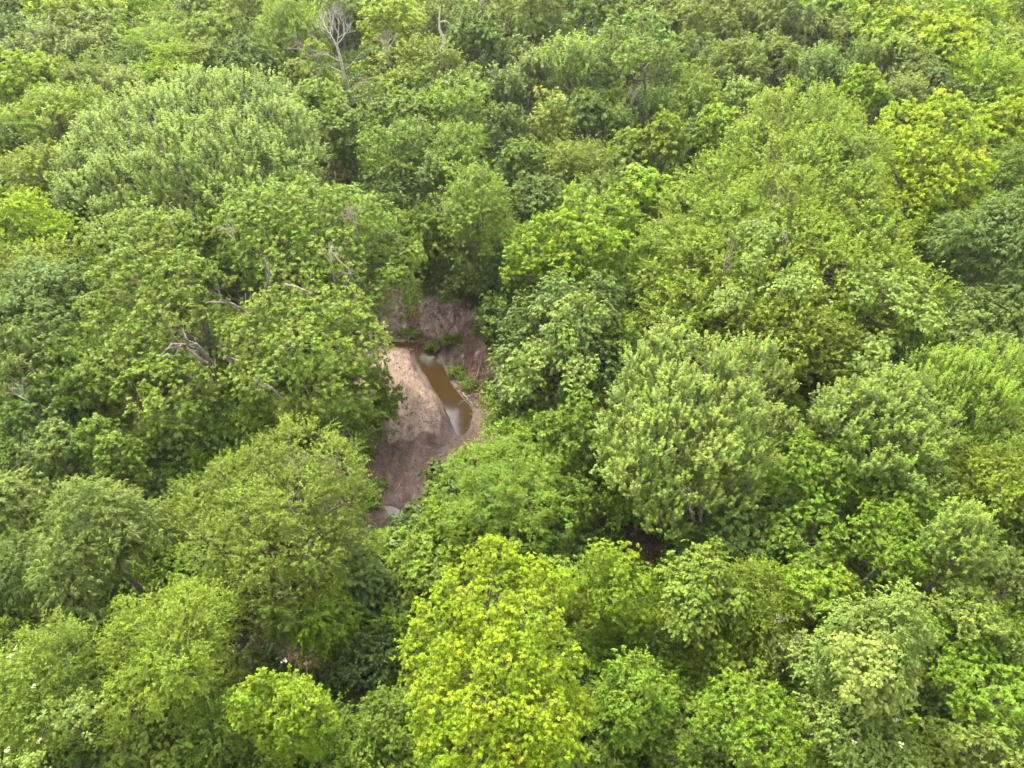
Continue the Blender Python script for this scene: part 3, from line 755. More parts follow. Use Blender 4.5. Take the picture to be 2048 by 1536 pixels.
m, nt, out = new_mat('murky creek water')
p = N(nt, 'ShaderNodeBsdfPrincipled')
tc = N(nt, 'ShaderNodeTexCoord')
nz = N(nt, 'ShaderNodeTexNoise'); nz.inputs['Scale'].default_value = 0.7; nz.inputs['Detail'].default_value = 3
nt.links.new(tc.outputs['Object'], nz.inputs['Vector'])
cr = N(nt, 'ShaderNodeValToRGB'); cr.color_ramp.elements[0].color = (0.022, 0.013, 0.003, 1); cr.color_ramp.elements[1].color = (0.040, 0.023, 0.006, 1)
nt.links.new(nz.outputs[0], cr.inputs[0]); nt.links.new(cr.outputs[0], p.inputs['Base Color'])
p.inputs['Roughness'].default_value = 0.09; p.inputs['IOR'].default_value = 1.33; p.inputs['Specular IOR Level'].default_value = 0.33
n2_ = N(nt, 'ShaderNodeTexNoise'); n2_.inputs['Scale'].default_value = 5.0
nt.links.new(tc.outputs['Object'], n2_.inputs['Vector'])
bp = N(nt, 'ShaderNodeBump'); bp.inputs['Strength'].default_value = 0.05; bp.inputs['Distance'].default_value = 0.02
nt.links.new(n2_.outputs[0], bp.inputs['Height']); nt.links.new(bp.outputs[0], p.inputs['Normal'])
nt.links.new(p.outputs[0], out.inputs[0])
WATER = m
SILTY = m.copy(); SILTY.name = 'silty puddle water'
for n_ in SILTY.node_tree.nodes:
    if n_.type == 'BSDF_PRINCIPLED': n_.inputs['Roughness'].default_value = 0.32
    if n_.type == 'VALTORGB': n_.color_ramp.elements[0].color = (0.055, 0.045, 0.042, 1); n_.color_ramp.elements[1].color = (0.085, 0.07, 0.066, 1)
def water(poly, label, grow=0.5):
    P = np.array(poly); c = P.mean(0)
    x = np.arange(P[:, 0].min() - 1, P[:, 0].max() + 1, 0.2); y = np.arange(P[:, 1].min() - 1, P[:, 1].max() + 1, 0.2)
    XX, YY = np.meshgrid(x, y); s = poly_sd(XX, YY, poly) < grow
    f = s[:-1, :-1] & s[1:, :-1] & s[:-1, 1:] & s[1:, 1:]
    idx = (np.arange(len(y) - 1)[:, None] * len(x) + np.arange(len(x) - 1)[None])[f]
    F = np.stack([idx, idx + 1, idx + len(x) + 1, idx + len(x)], -1)
    u, inv = np.unique(F, return_inverse=True)
    V = np.stack([XX.ravel(), YY.ravel(), np.full(XX.size, WATER_Z)], -1)[u]
    tag(mesh_obj('water', np_mesh('water', V, inv.reshape(F.shape), SILTY if poly is POOL2 or poly is POOL3 else WATER)), label, kind='structure')
water(POOL, 'brown murky water of the long creek pool')
water(POOL2, 'small puddle shining on the mud at the lower end of the creek')
water(POOL3, 'brown water half hidden under the golden olive elm')
water(POOL4, 'dark water in the gap at the lower left')

# ------------------------------------------------------------------ trees
def solve_V(R, h_m, t, u, v):
    """Vertical half-axis of a crown that looks h_m high from here."""
    p, _ = at(u, v, 8); e = math.atan2(CAM_H - 8, math.hypot(p[0], p[1]))
    q = (h_m / 2) ** 2 - (R * math.sin(e)) ** 2
    V = math.sqrt(max(q, 0)) / math.cos(e)
    return min(max(V, 0.62 * R), 1.5 * R)
def kind_name(label):
    if 'vine tangle' in label or 'creeper tangle' in label: return 'vine_tangle'
    if 'bush ' in label[:40] or 'shrub' in label or 'bushes' in label: return 'bush'
    for k in ('maple', 'pecan', 'elm', 'cottonwood', 'willow-like'):
        if k in label[:60] and 'the great elm' not in label and 'lime pecan' not in label: return {'willow-like': 'willow_like_tree'}.get(k, k + '_tree')
    return 'broadleaf_tree'
LIB = []
SHARE_MAX = 4
n_built = n_shared = 0
def jitter_col(c, rng):
    return tuple(x * k for x, k in zip(c, rng.uniform(0.97, 1.03, 3)))
def plant(i, u, v, w, h, z, style, col, label, share=True, mat=None):
    global n_built, n_shared
    rng = np.random.RandomState(100 + i)
    ctr, t = at(u, v, z)
    R = max(w / 2 - 5, w * 0.38) * t / FPX * (1.12 if t > 72 else 1.0)
    V = solve_V(R, h * t / FPX, t, u, v)
    gz = float(terrain(np.array([ctr[0]]), np.array([ctr[1]]))[0])
    H = z - gz
    s = max(0.52, 25.0 * t / FPX); L = max(0.11, 6.1 * t / FPX)
    if style == 'vine': s *= 1.0
    nm = kind_name(label)
    cat = 'bush' if nm in ('bush',) else ('vine' if nm == 'vine_tangle' else 'tree')
    color = (*jitter_col(COLS[col], rng), 1)
    if col in ('yel', 'lime') and mat is None: mat = LEAF_YELLOW
    best = None
    if share:
        for e in LIB:
            if e['style'] != style or e['mat'] is not mat or e['n'] >= SHARE_MAX: continue
            kr, kv, kl = R / e['R'], V / e['V'], L / e['L']
            if 0.8 < kr < 1.22 and 0.8 < kv < 1.25 and 0.7 < kl / kr < 1.4:
                best = e; break
    root = empty(nm, (ctr[0], ctr[1], gz))
    if best:
        e = best; e['n'] += 1; n_shared += 1
        kr, kv = R / e['R'], V / e['V']
        root.rotation_euler = (0, 0, rng.uniform(1.2, 5.0))
        for key in ('trunk', 'crown'):
            o = mesh_obj(key, e[key], root, (0, 0, H))
            o.scale = (kr, kr, kv)
            o.color = color
    else:
        n_built += 1
        dens = 1.0
        lobes = auto_lobes(R, V, rng, n=int(max(7, min(15, 6 + R / s * 1.1))))
        near = t < 40
        cm, P, K = crown_mesh('crown', lobes, s, L * (0.82 if near else 0.87), style, rng, mat, dens, 1.30 if near else 1.32, tri=not near)
        tm = trunk_mesh('trunk', lobes, P, K, (0, 0, -H - 1.2), rng, 0.10 + 0.028 * R, twigs=4 if t < 85 else 2)
        for key, me in (('trunk', tm), ('crown', cm)):
            o = mesh_obj(key, me, root, (0, 0, H)); o.color = color
        LIB.append(dict(style=style, R=R, V=V, L=L, n=1, trunk=tm, crown=cm, mat=mat))
    tag(root, label, cat)
    return root

def hero(i, style, col, thick, label, spec, mat=None):
    rng = np.random.RandomState(900 + i)
    C, lobes, ts = [], [], []
    if col in ('yel', 'lime'): mat = LEAF_YELLOW
    if style == 'maple': mat = LEAF_GOLD
    for (u, v, w, h, z) in spec:
        p, t = at(u, v, z); R = (w / 2 - 4) * t / FPX * (0.80 if not C else 1)
        C.append(p); ts.append(t); lobes.append((p, (R, R, min(max(R * 0.62, R * h / w * 1.15), R))))
    C = np.array(C); base = C.mean(0).copy()
    bx, by = (C[0][0] + C[:, 0].mean()) / 2, (C[0][1] + C[:, 1].mean()) / 2
    gz = float(terrain(np.array([bx]), np.array([by]))[0])
    t = float(np.mean(ts))
    s = max(0.52, 25.0 * t / FPX); L = max(0.11, 5.9 * t / FPX)
    o0 = np.array([bx, by, gz])
    lob = [(tuple(np.array(c) - o0), r) for c, r in lobes]
    cm, P, K = crown_mesh('crown', lob, s, L * (0.8 if t < 40 else 0.87), style, rng, mat, gain=1.4 if t < 40 else 1.32, tipk=0.55 if style == 'maple' else 1.0, tri=t > 40)
    tm = trunk_mesh('trunk', lob, P, K, (0, 0, -1.2), rng, thick, twigs=5)
    nm = kind_name(label)
    root = empty(nm, tuple(o0))
    col4 = (*jitter_col(COLS[col], rng), 1)
    for key, me in (('trunk', tm), ('crown', cm)):
        o = mesh_obj(key, me, root); o.color = col4
    tag(root, label, 'tree')
    return root, lob
heroes = {}
for i, (style, col, thick, label, spec) in enumerate(H_):
    heroes[i] = hero(i, style, col, thick, label, spec)
for i, r in enumerate(T_):
    plant(i, *r)
plant(500, 1100, 256, 88, 118, 8.5, 'ash', 'yolive', 'narrow spire with orange yellow young leaves over a green crown, middle distance', False, LEAF_ORANGE)

# pale creeper and cream blossom hanging on some crowns: parts of those trees
def drape(root, name, spots, n, L, mat, colr, seed, aspect='vine'):
    rng = np.random.RandomState(seed); P = []
    for (u, v, z, w, h) in spots:
        for k in range(n):
            uu, vv = u + rng.normal(0, w / 2.5), v + rng.normal(0, h / 2.5)
            P.append(at(uu, vv, z + rng.normal(0, 0.25))[0])
    P = np.array(P) - np.array(root.location); O = nrm(rng.normal(0, .4, P.shape) + np.array([0, -.6, .8]))
    V, F, C = leaves(P, O, L * 2.6, L, aspect, rng, 0.5)
    o = mesh_obj(name, np_mesh(name, V, F, mat, C), root); o.color = (*colr, 1)
r = heroes[3][0]
drape(r, 'creeper', [(1500,480,12.6,40,60),(1540,450,12.9,60,60),(1460,590,10.9,50,30),(1720,560,11.6,60,40),(1800,590,11.0,60,50),(1860,620,9.8,30,50),
                     (1640,300,14.6,60,30),(1700,270,14.6,60,40),(1730,320,13.6,40,60),(1590,560,12.2,60,40),(1750,700,9.4,50,50)], 26, 0.26, LEAF, COLS['pale'], 3)
drape(r, 'blossom', [(1555,407,14.0,20,8),(1630,205,15.3,16,8),(1690,215,15.0,40,20),(1740,295,14.2,20,30),(1720,325,14.0,20,10),(1625,575,12.4,30,10),(1820,555,11.6,30,30),(1660,600,11.4,30,20),(1540,272,15.0,12,5)],
      1, 0.07, PETAL, (1, 1, 1), 4)
r = heroes[7][0]
drape(r, 'creeper', [(1150,600,10.2,50,30),(1120,640,9.8,40,50),(1090,700,8.6,60,30),(1060,720,8.0,50,40),(1150,740,8.6,50,40),(1180,640,9.4,40,40),(1040,760,6.6,40,40)], 26, 0.24, LEAF, COLS['pale'], 5)
for o in list(COL.objects):
    if o.get('label', '').startswith('tree with arching shoots and cream blossom'):
        drape(o, 'blossom', [(15,1495,10.4,30,25),(35,1335,11,12,40),(60,1390,11,12,30),(85,1470,10.2,40,10),(190,1420,9.6,12,10),(20,1310,11.5,8,10)], 1, 0.05, PETAL, (1, 1, 1), 6)
        drape(o, 'creeper', [(130,1440,10.5,60,40),(170,1400,10,50,30),(60,1520,10,60,20)], 14, 0.13, LEAF, COLS['pale'], 8)
    if o.get('label', '').startswith('creeper-covered pale tree with cream'):
        drape(o, 'blossom', [(1760,1440,10.3,50,20),(1700,1490,10,60,20),(1800,1500,10,30,20)], 1, 0.05, PETAL, (1, 1, 1), 7)
    if o.get('label', '').startswith('pale tree draped in light green'):
        drape(o, 'creeper', [(1760,1290,12,60,40),(1740,1340,12,70,50),(1800,1330,11,40,60),(1700,1290,12,40,30),(1770,1400,10.8,50,40)], 30, 0.18, LEAF, (0.19, 0.24, 0.05), 9)

# ------------------------------------------------------------------ bare and dead wood
def wood(i, name, label, cat, fn, pos, mat=DEADWOOD):
    rng = np.random.RandomState(300 + i); T = Tubes(); fn(T, rng)
    o = mesh_obj(name, T.mesh(name, mat), None, tuple(pos)); tag(o, label, cat); return o
def on_ground(u, v, z=None):
    p, t = at(u, v, -2.8 if z is None else z)
    return (p[0], p[1], float(terrain(np.array([p[0]]), np.array([p[1]]))[0]))
# the white bare tree at the far left of the middle
pb, tb = at(696, 190, 5.0)
root = empty('dead_tree', (pb[0], pb[1], float(terrain(np.array([pb[0]]), np.array([pb[1]]))[0])))
tag(root, 'pale bare tree fanning white twigs above the canopy, a few yellow leaves on it', 'tree')
rng = np.random.RandomState(77); T = Tubes()
z0 = root.location.z
T.add([(0, 0, -1), (0.1, 0, 2.5), (0.35, 0, 4.6), (-0.15, 0, 7.4), (-0.3, 0.1, 9.6), (-0.5, 0, 11.2)], [0.40, 0.33, 0.29, 0.24, 0.18, 0.14], 8)
mesh_obj('trunk', T.mesh('trunk', BONE), root)
T = Tubes()
for a in np.linspace(0, 2 * math.pi, 7)[:-1]:
    fork(T, rng, (-0.5, 0, 10.9), np.array([math.cos(a) * 0.75, math.sin(a) * 0.45, 1.0]), 1.5, 0.065, 5, 0.40, 0.18, 0.74)
for (x, z, dx, dz) in ((-0.2, 9, -1, .25), (-0.2, 8.2, -1, 0.0), (0, 7, -1, .3), (0.3, 6, 1, .8), (0.2, 9.5, 1, .5), (-.2, 10.5, -1, .7), (0.3, 5.4, 1, .4), (0.3, 5, -1, -.1)):
    fork(T, rng, (x, 0, z * 0.86), np.array([dx, rng.uniform(-.5, .5), dz]), 1.9, 0.06, 4, 0.42, 0.08, 0.76)
mesh_obj('branch', T.mesh('branch', BONE), root)
lob = [((-3.2, 0, 10.2), (1.5, 1.2, 1.2)), ((-2.6, 0, 7.3), (1.3, 1, .8)), ((2.5, 0, 8.0), (1.4, 1.2, .8)), ((-1.8, -.3, 6.2), (1.6, 1.2, 1.2)),
       ((3.2, 0, 7.0), (1.2, 1, .8)), ((-4.2, 0, 8.9), (1, 1, .8)), ((-1, -.5, 4.5), (1.5, 1, .6))]
rngc = np.random.RandomState(5)
P, O, K = clumps(lob, 1.1, rngc, 0.42)
V, F, Cc = leaves(P, O, 1.0, 0.34, 'ash', rngc, 0.7)
o = mesh_obj('crown', np_mesh('crown', V, F, LEAF, Cc), root); o.color = (*COLS['yel'], 1)

def snag(T, rng):
    T.add([(0, 0, -9), (0, 0, 0), (0.2, 0, 1.5), (0.55, 0, 2.6), (0.05, 0, 3.8), (0.1, 0, 5.0), (0.35, 0, 6.3)], [0.26, 0.22, 0.20, 0.17, 0.14, 0.11, 0.04], 7)
    T.add([(0.05, 0, 4.5), (0.8, 0.1, 4.7), (1.4, 0, 4.4)], [0.08, 0.05, 0.02], 5)
    T.add([(1.0, 0, 4.6), (1.6, 0, 3.9), (1.8, 0, 3.5)], [0.04, 0.03, 0.01], 4)
p = at(882, 124, 9.5)[0]; wood(1, 'snag', 'bone white crooked snag sticking out of the canopy', 'dead tree', snag, p, BONE)
def tangle(L, n, r, up=1.0, depth=4, sp=0.5, fan=0.6):
    def f(T, rng):
        T.add([(0, 0, -3.5), (0, 0, 0.05)], [r * 1.3, r], 6)
        for i in range(n):
            d = np.array([rng.normal(0, fan), rng.normal(0, fan * .6), up])
            fork(T, rng, (0, 0, 0), d, L, r, depth, sp, 0.12, 0.74)
    return f
for k, (u, v, z, L, n, r, up, dep, lab) in enumerate([
    (712, 450, 12.2, 1.25, 4, 0.09, 1.0, 4, 'grey dead branches standing up behind the giant spreading tree'),
    (662, 525, 12.0, 1.2, 4, 0.09, 0.9, 3, 'dead forked bough in the crown of the far half of the giant tree'),
    (700, 548, 10.8, 1.0, 4, 0.06, 0.3, 3, 'spray of dry twigs at the right of the dead forked bough'),
    (470, 480, 12.8, 1.3, 3, 0.08, 0.9, 3, 'dead bare twigs between the two halves of the giant spreading tree'),
    (655, 372, 7.0, 2.0, 3, 0.12, 1.1, 3, 'bare brown stems in the dark gap right of the great spiky tree'),
    (700, 345, 6.0, 1.8, 3, 0.10, 1.1, 3, 'second bare stem in the dark gap, among leafy vines'),
    (1568, 350, 14.3, 0.9, 3, 0.07, 1.0, 3, 'dead twigs poking out of the top of the great elm'),
    (1452, 540, 10.6, 1.1, 2, 0.13, 0.9, 2, 'bare crooked bough showing on the left side of the great elm'),
    (1575, 480, 13.0, 1.0, 2, 0.08, 0.6, 2, 'short dead bough in the middle of the great elm'),
    (1608, 1300, 7.5, 0.7, 3, 0.045, 1.0, 3, 'dry twigs left of the pale draped tree'),
    (1562, 1245, 7.6, 0.6, 3, 0.04, 1.0, 3, 'thin dry twigs above the slender creeper-covered stem'),
    (590, 935, 12.0, 0.9, 3, 0.05, 0.9, 3, 'dry twigs in the top of the golden olive elm'),
    (55, 800, 9.2, 1.2, 3, 0.06, 0.8, 3, 'bare twigs over the green tree at the left edge'),
    (600, 100, 12.3, 1.6, 4, 0.12, 0.5, 3, 'pale dead bough in the fan-shaped tree left of the white bare tree'),
    (775, 100, 12.0, 1.8, 6, 0.12, 0.8, 3, 'pale bare boughs under the pale yellow crown'),
    (955, 22, 12.5, 1.6, 3, 0.10, 0.8, 3, 'dry twigs on the far edge above the dark domed tree'),
    (1258, 215, 8.5, 2.0, 3, 0.12, 1.0, 3, 'grey limbs at the foot of the pale cottonwood')]):
    wood(20 + k, 'dead_branch', lab, 'branch', tangle(L * 0.5, n, r * 0.36, up, dep), at(u, v, z)[0], DEADWOOD if k not in (4, 5) else DRIFT)

def limb(pts_uvz, r0, r1):
    P = np.array([at(*q)[0] for q in pts_uvz]); o = P[0].copy()
    def f(T, rng):
        n = len(P); Q = []
        for a, b in zip(P[:-1], P[1:]):
            for t in (0, .33, .66): Q.append(a + (b - a) * t + rng.normal(0, 0.03, 3))
        Q.append(P[-1]); Q = np.array(Q) - o
        T.add(Q, np.linspace(r0 * 0.75, min(r1, 0.05), len(Q)), 8)
        for k in range(2): fork(T, rng, Q[min(len(Q) - 1, len(Q) // 2 + k % 3)], (Q[-1] - Q[0]) / 3 + rng.normal(0, 0.5, 3), 0.7, r0 * 0.25, 2, 0.4, 0.2, 0.75)
    return f, o
LIMBS = [  # heavy boughs of the giant tree that show between the leaf masses: parts of it
 (2, [(425,790,5.5),(432,752,8.0),(415,715,9.8),(392,690,11.0),(362,690,11.6),(330,700,11.9)], 0.30, 0.12),
 (2, [(422,735,9.0),(398,718,10.6),(370,690,11.4),(345,688,11.9),(322,712,11.6)], 0.20, 0.08),
 (2, [(500,640,9.5),(482,618,10.6),(462,606,11.2),(436,604,11.4),(412,606,11.4)], 0.17, 0.08),
 (1, [(536,606,10.5),(533,575,12.0),(538,545,13.0),(531,520,13.6)], 0.22, 0.12),
 (1, [(570,568,11.3),(596,575,11.9),(625,588,11.8)], 0.14, 0.05),
 (2, [(565,800,9.3),(545,775,10.3),(528,768,10.4)], 0.08, 0.04),
 (1, [(690,580,9.8),(705,545,11.8),(676,520,12.3),(660,500,12.6)], 0.10, 0.05),
 (8, [(1385,1040,7.5),(1378,1000,9.4),(1372,985,10.0)], 0.14, 0.10),
 (8, [(1402,1045,7.2),(1400,1005,9.2),(1396,985,10.0)], 0.14, 0.10),
 (3, [(1448,545,10.8),(1452,520,11.6),(1470,505,12.0)], 0.15, 0.08),
 (3, [(1800,575,11.0),(1760,590,10.8)], 0.06, 0.04),
 (12, [(1290,215,7.0),(1290,180,10.0),(1290,150,12.2),(1297,130,13.6)], 0.22, 0.14),
 (12, [(1240,135,9.5),(1241,110,12.0),(1250,85,14.0)], 0.28, 0.16),
]
for k, (hi, pts, r0, r1) in enumerate(LIMBS):
    f, o = limb(pts, r0, r1)
    T = Tubes(); f(T, np.random.RandomState(k)); rt = heroes[hi][0]
    mesh_obj('limb', T.mesh('limb', BARK), rt, tuple(Vector(o) - rt.location))
# slender pale stem of the fresh fine-leaved tree at the creek head, and hanging dead twigs
def hang(T, rng):
    for i in range(9):
        x = rng.uniform(-1, 1)
        fork(T, rng, (x, rng.uniform(-.3, .3), 0), np.array([rng.normal(0, .15), rng.normal(0, .1), -1.0]), 0.9, 0.03, 2, 0.2, -0.15, 0.8)
wood(60, 'dead_branch', 'curtain of dry hanging twigs under the near half of the giant tree', 'branch', hang, at(272, 795, 9.2)[0], DRIFT)
wood(61, 'dead_branch', 'hanging dry twigs beside the crooked bough in the middle of the giant tree', 'branch', hang, at(478, 590, 10.8)[0], DEADWOOD)

# ------------------------------------------------------------------ on the creek banks
def bank_bush(i, u, v, r, col, label, style='bush', hz=0.75):
    rng = np.random.RandomState(700 + i)
    p, t = at(u, v, -2.2); g = on_ground(u, v, -2.2)
    lob = []
    for k in range(rng.randint(4, 8)):                      # a ragged, lopsided plant: a few leafy stems of unequal height
        a = rng.uniform(0, 6.28); d = r * rng.uniform(0.1, 1.1); q = r * rng.uniform(0.22, 0.5)
        lob.append(((math.cos(a) * d * 1.2, math.sin(a) * d * 0.8, r * rng.uniform(0.15, 0.85)), (q, q, q * rng.uniform(.6, 1.3))))
    P, O, K = clumps(lob, 0.34, rng, 0.75)
    V, F, C = leaves(P, O, 0.42, 0.17, ('elm', 'vine', 'layer', 'bush')[i % 4], rng, 0.6)
    root = empty('bush', g); tag(root, label, 'bush')
    o = mesh_obj('crown', np_mesh('crown', V, F, LEAF, C), root); o.color = (*COLS[col], 1)
    T = Tubes()
    for k in range(5):
        a = rng.uniform(0, 6.28); T.add(curve((0, 0, -0.2), (math.cos(a) * r * .6, math.sin(a) * r * .6, r * hz * 1.2), rng, 0, .06, 5), np.linspace(0.035, 0.01, 5), 4)
    mesh_obj('stem', T.mesh('stem', BARK), root)
for i, q in enumerate([
    (903, 682, 0.8, 'bright', 'small fresh green bush alone on the grey bank above the pool'),
    (918, 738, 0.50, 'bright', 'green bush on the right rim of the pool, upper of two'),
    (938, 764, 0.55, 'fresh', 'green bush on the right rim of the pool, lower of two'),
    (868, 684, 0.40, 'fresh', 'dark green bush at the far end of the pool'),
    (832, 664, 0.40, 'mid', 'small dark bush on the bank above the far bend of the pool'),
    (812, 655, 0.45, 'fresh', 'leafy tuft left of the root-covered bank'),
    (852, 620, 0.80, 'mid', 'creeper covered lump dividing the two root-covered banks'),
    (862, 590, 0.9, 'mid', 'green creeper mass hanging down the bank at the creek head'),
    (952, 620, 0.80, 'mid', 'bush on the top of the grey bank, left of the dense green one'),
    (975, 700, 0.80, 'green', 'bush leaning over the driftwood pile'),
    (985, 770, 0.90, 'green', 'bush at the lower end of the driftwood pile'),
    (735, 845, 0.75, 'mid', 'low green bush at the left edge of the pale sand'),
    (768, 800, 0.70, 'green', 'bush spilling on to the pale sand from the left'),
    (708, 905, 0.75, 'mid', 'low bush at the lower left corner of the sandbar'),
    (745, 985, 0.65, 'mid', 'yellowish bush on the mud left of the small puddle')]):
    bank_bush(i, *q)

def fallen(i, pts, r, label, twigs=4, name='fallen_branch', mat=DRIFT):
    rng = np.random.RandomState(800 + i)
    P = []
    for (u, v, dz) in pts:
        g = on_ground(u, v); P.append((g[0], g[1], max(g[2], WATER_Z) + dz))
    P = np.array(P); o = P[0].copy(); P = P - o
    T = Tubes(); Q = [P[0]]
    for a, b in zip(P[:-1], P[1:]):
        for t in (.35, .7, 1): Q.append(a + (b - a) * t + rng.normal(0, 0.03, 3))
    T.add(Q, np.linspace(r, r * 0.45, len(Q)), 6)
    for k in range(twigs):
        s_ = Q[rng.randint(1, len(Q))]
        fork(T, rng, s_, np.array([rng.normal(), rng.normal(), 0.35]), 0.45, r * 0.45, 2, 0.5, 0.05, 0.75)
    tag(mesh_obj(name, T.mesh(name, mat), None, tuple(o)), label, 'branch')
fallen(0, [(925, 787, .25), (938, 800, .2), (946, 812, .15)], 0.05, 'pale dead branch sticking into the lower end of the pool', 6, mat=DEADWOOD)
fallen(1, [(846, 842, .05), (858, 848, .08), (868, 836, .2)], 0.035, 'forked stick lying on the sand left of the pool', 4, mat=DEADWOOD)
fallen(2, [(976, 800, .1), (978, 822, .05), (986, 834, .05)], 0.045, 'thin curved branch on the mud right of the pool', 2)
fallen(3, [(940, 772, .2), (955, 758, .4), (966, 736, .5)], 0.06, 'pale trunk-like branch leaning up the driftwood pile', 4, mat=DEADWOOD)
fallen(4, [(793, 980, .05), (799, 966, .08)], 0.05, 'short pale stick on the mud above the small puddle', 0, mat=DEADWOOD)
fallen(5, [(928, 786, .15), (934, 798, .05), (950, 800, .1)], 0.04, 'crooked twig curling over the right edge of the pool', 3)
fallen(6, [(795, 652, .4), (800, 668, .3), (810, 674, .2)], 0.05, 'pale root hanging over the far bend of the pool', 3, mat=DEADWOOD)

def scatter_sticks(name, poly_px, n, label, rmin=.012, rmax=.04, lmin=.4, lmax=1.6, mat=DRIFT, seed=1, dirn=None, z=-2.2, lift=0.25):
    rng = np.random.RandomState(seed); poly = gp(poly_px, z); A = np.array(poly)
    T = Tubes(); k = 0
    while k < n:
        x, y = rng.uniform(A[:, 0].min(), A[:, 0].max()), rng.uniform(A[:, 1].min(), A[:, 1].max())
        if poly_sd(np.array([x]), np.array([y]), poly)[0] > 0: continue
        a = rng.uniform(0, 6.28) if dirn is None else dirn + rng.normal(0, 0.5)
        L = rng.uniform(lmin, lmax); d = np.array([math.cos(a), math.sin(a)]) * L / 2
        e0, e1 = np.array([x, y]) - d, np.array([x, y]) + d
        zz = terrain(np.array([e0[0], x, e1[0]]), np.array([e0[1], y, e1[1]])) + rng.uniform(0.0, lift, 3)
        r = rng.uniform(rmin, rmax)
        T.add([(e0[0], e0[1], zz[0]), (x + rng.normal(0, .04), y + rng.normal(0, .04), zz[1] + .03), (e1[0], e1[1], zz[2])], [r, r * .85, r * .5], 4); k += 1
    tag(mesh_obj(name, T.mesh(name, mat)), label, kind='stuff')
scatter_sticks('driftwood', [(925,672),(960,668),(975,720),(985,790),(960,800),(940,770),(930,720)], 460, 'heap of reddish brown driftwood sticks washed up on the right bank', seed=2, dirn=None)
scatter_sticks('root_debris', [(805,590),(832,590),(850,660),(838,685),(815,680)], 170, 'reddish roots and sticks covering the steep bank at the creek head', seed=3, dirn=None, z=-1.5)
scatter_sticks('root_debris', [(860,590),(930,610),(945,650),(900,655),(868,625)], 150, 'matted roots and sticks under the green bushes at the creek head', seed=4, z=-1.2)
scatter_sticks('sticks', [(700,850),(960,700),(980,840),(900,960),(780,1040),(700,940)], 520, 'thin dark twigs scattered over the mud and sand', .008, .022, .1, .7, seed=5, lift=.03, z=-2.8)
scatter_sticks('sticks', [(1200,1000),(1400,1000),(1380,1140),(1210,1140)], 260, 'fallen sticks on the brown ground of the shaded hollow', .012, .04, .4, 1.5, seed=6, z=0, lift=.15)
scatter_sticks('sticks', [(430,1250),(600,1250),(600,1380),(430,1380)], 220, 'dry sticks on the bank in the gap at the lower left', .012, .04, .4, 1.5, seed=7, z=-1, lift=.15)
def clods():
    rng = np.random.RandomState(12); V, F, n = [], [], 0
    poly = gp([(740,690),(820,700),(885,830),(985,850),(900,960),(790,1030),(700,940),(740,800)], -2.8); A = np.array(poly)
    base = np.array([[1,0,0],[-1,0,0],[0,1,0],[0,-1,0],[0,0,1],[0,0,-1]], float)
    tri = np.array([[0,2,4],[2,1,4],[1,3,4],[3,0,4],[2,0,5],[1,2,5],[3,1,5],[0,3,5]])
    for k in range(1800):
        x, y = rng.uniform(A[:, 0].min(), A[:, 0].max()), rng.uniform(A[:, 1].min(), A[:, 1].max())
        if poly_sd(np.array([x]), np.array([y]), poly)[0] > 0: continue
        r = 0.025 + 0.09 * rng.rand() ** 4
        zz = float(terrain(np.array([x]), np.array([y]))[0])
        V.append(base * r * rng.uniform(.6, 1.2, (6, 3)) * np.array([1, 1, .6]) + np.array([x, y, max(zz, WATER_Z) + r * .2])); F.append(tri + n); n += 6
    mm = bark_material('pebbles and clods', (0.07, 0.05, 0.04), (0.22, 0.16, 0.13))
    tag(mesh_obj('clods', np_mesh('clods', np.concatenate(V), np.concatenate(F), mm)), 'little stones and clods of earth strewn over the mud', kind='stuff')
clods()
def litter():
    rng = np.random.RandomState(31)
    poly = gp([(720,690),(800,590),(950,600),(995,740),(995,840),(900,960),(790,1040),(700,960),(700,860)], -2.6); A = np.array(poly)
    x = rng.uniform(A[:, 0].min(), A[:, 0].max(), 9000); y = rng.uniform(A[:, 1].min(), A[:, 1].max(), 9000)
    ok = (poly_sd(x, y, poly) < 0) & (wob(x, y, 1.1, 2) + 0.7 * rng.normal(0, 1, len(x)) > 0.2) & (poly_sd(x, y, POOL) > 0.05)
    x, y = x[ok], y[ok]; n = len(x); z = np.maximum(terrain(x, y), WATER_Z) + 0.012
    a = rng.uniform(0, 6.28, n); L = rng.uniform(0.05, 0.14, n); d = np.stack([np.cos(a), np.sin(a), rng.normal(0, .12, n)], -1) * L[:, None]
    s = np.stack([-np.sin(a), np.cos(a), rng.normal(0, .12, n)], -1) * L[:, None] * 0.3
    p = np.stack([x, y, z], -1)
    V = np.stack([p - d * .5, p + s, p + d * .5, p - s], 1).reshape(-1, 3)
    tag(mesh_obj('leaf_litter', np_mesh('leaf_litter', V, np.arange(len(V)).reshape(-1, 4), bark_material('fallen leaves', (0.05, 0.032, 0.015), (0.24, 0.17, 0.07)))),
        'fallen brown leaves strewn over the mud, sand and banks', kind='stuff')
litter()


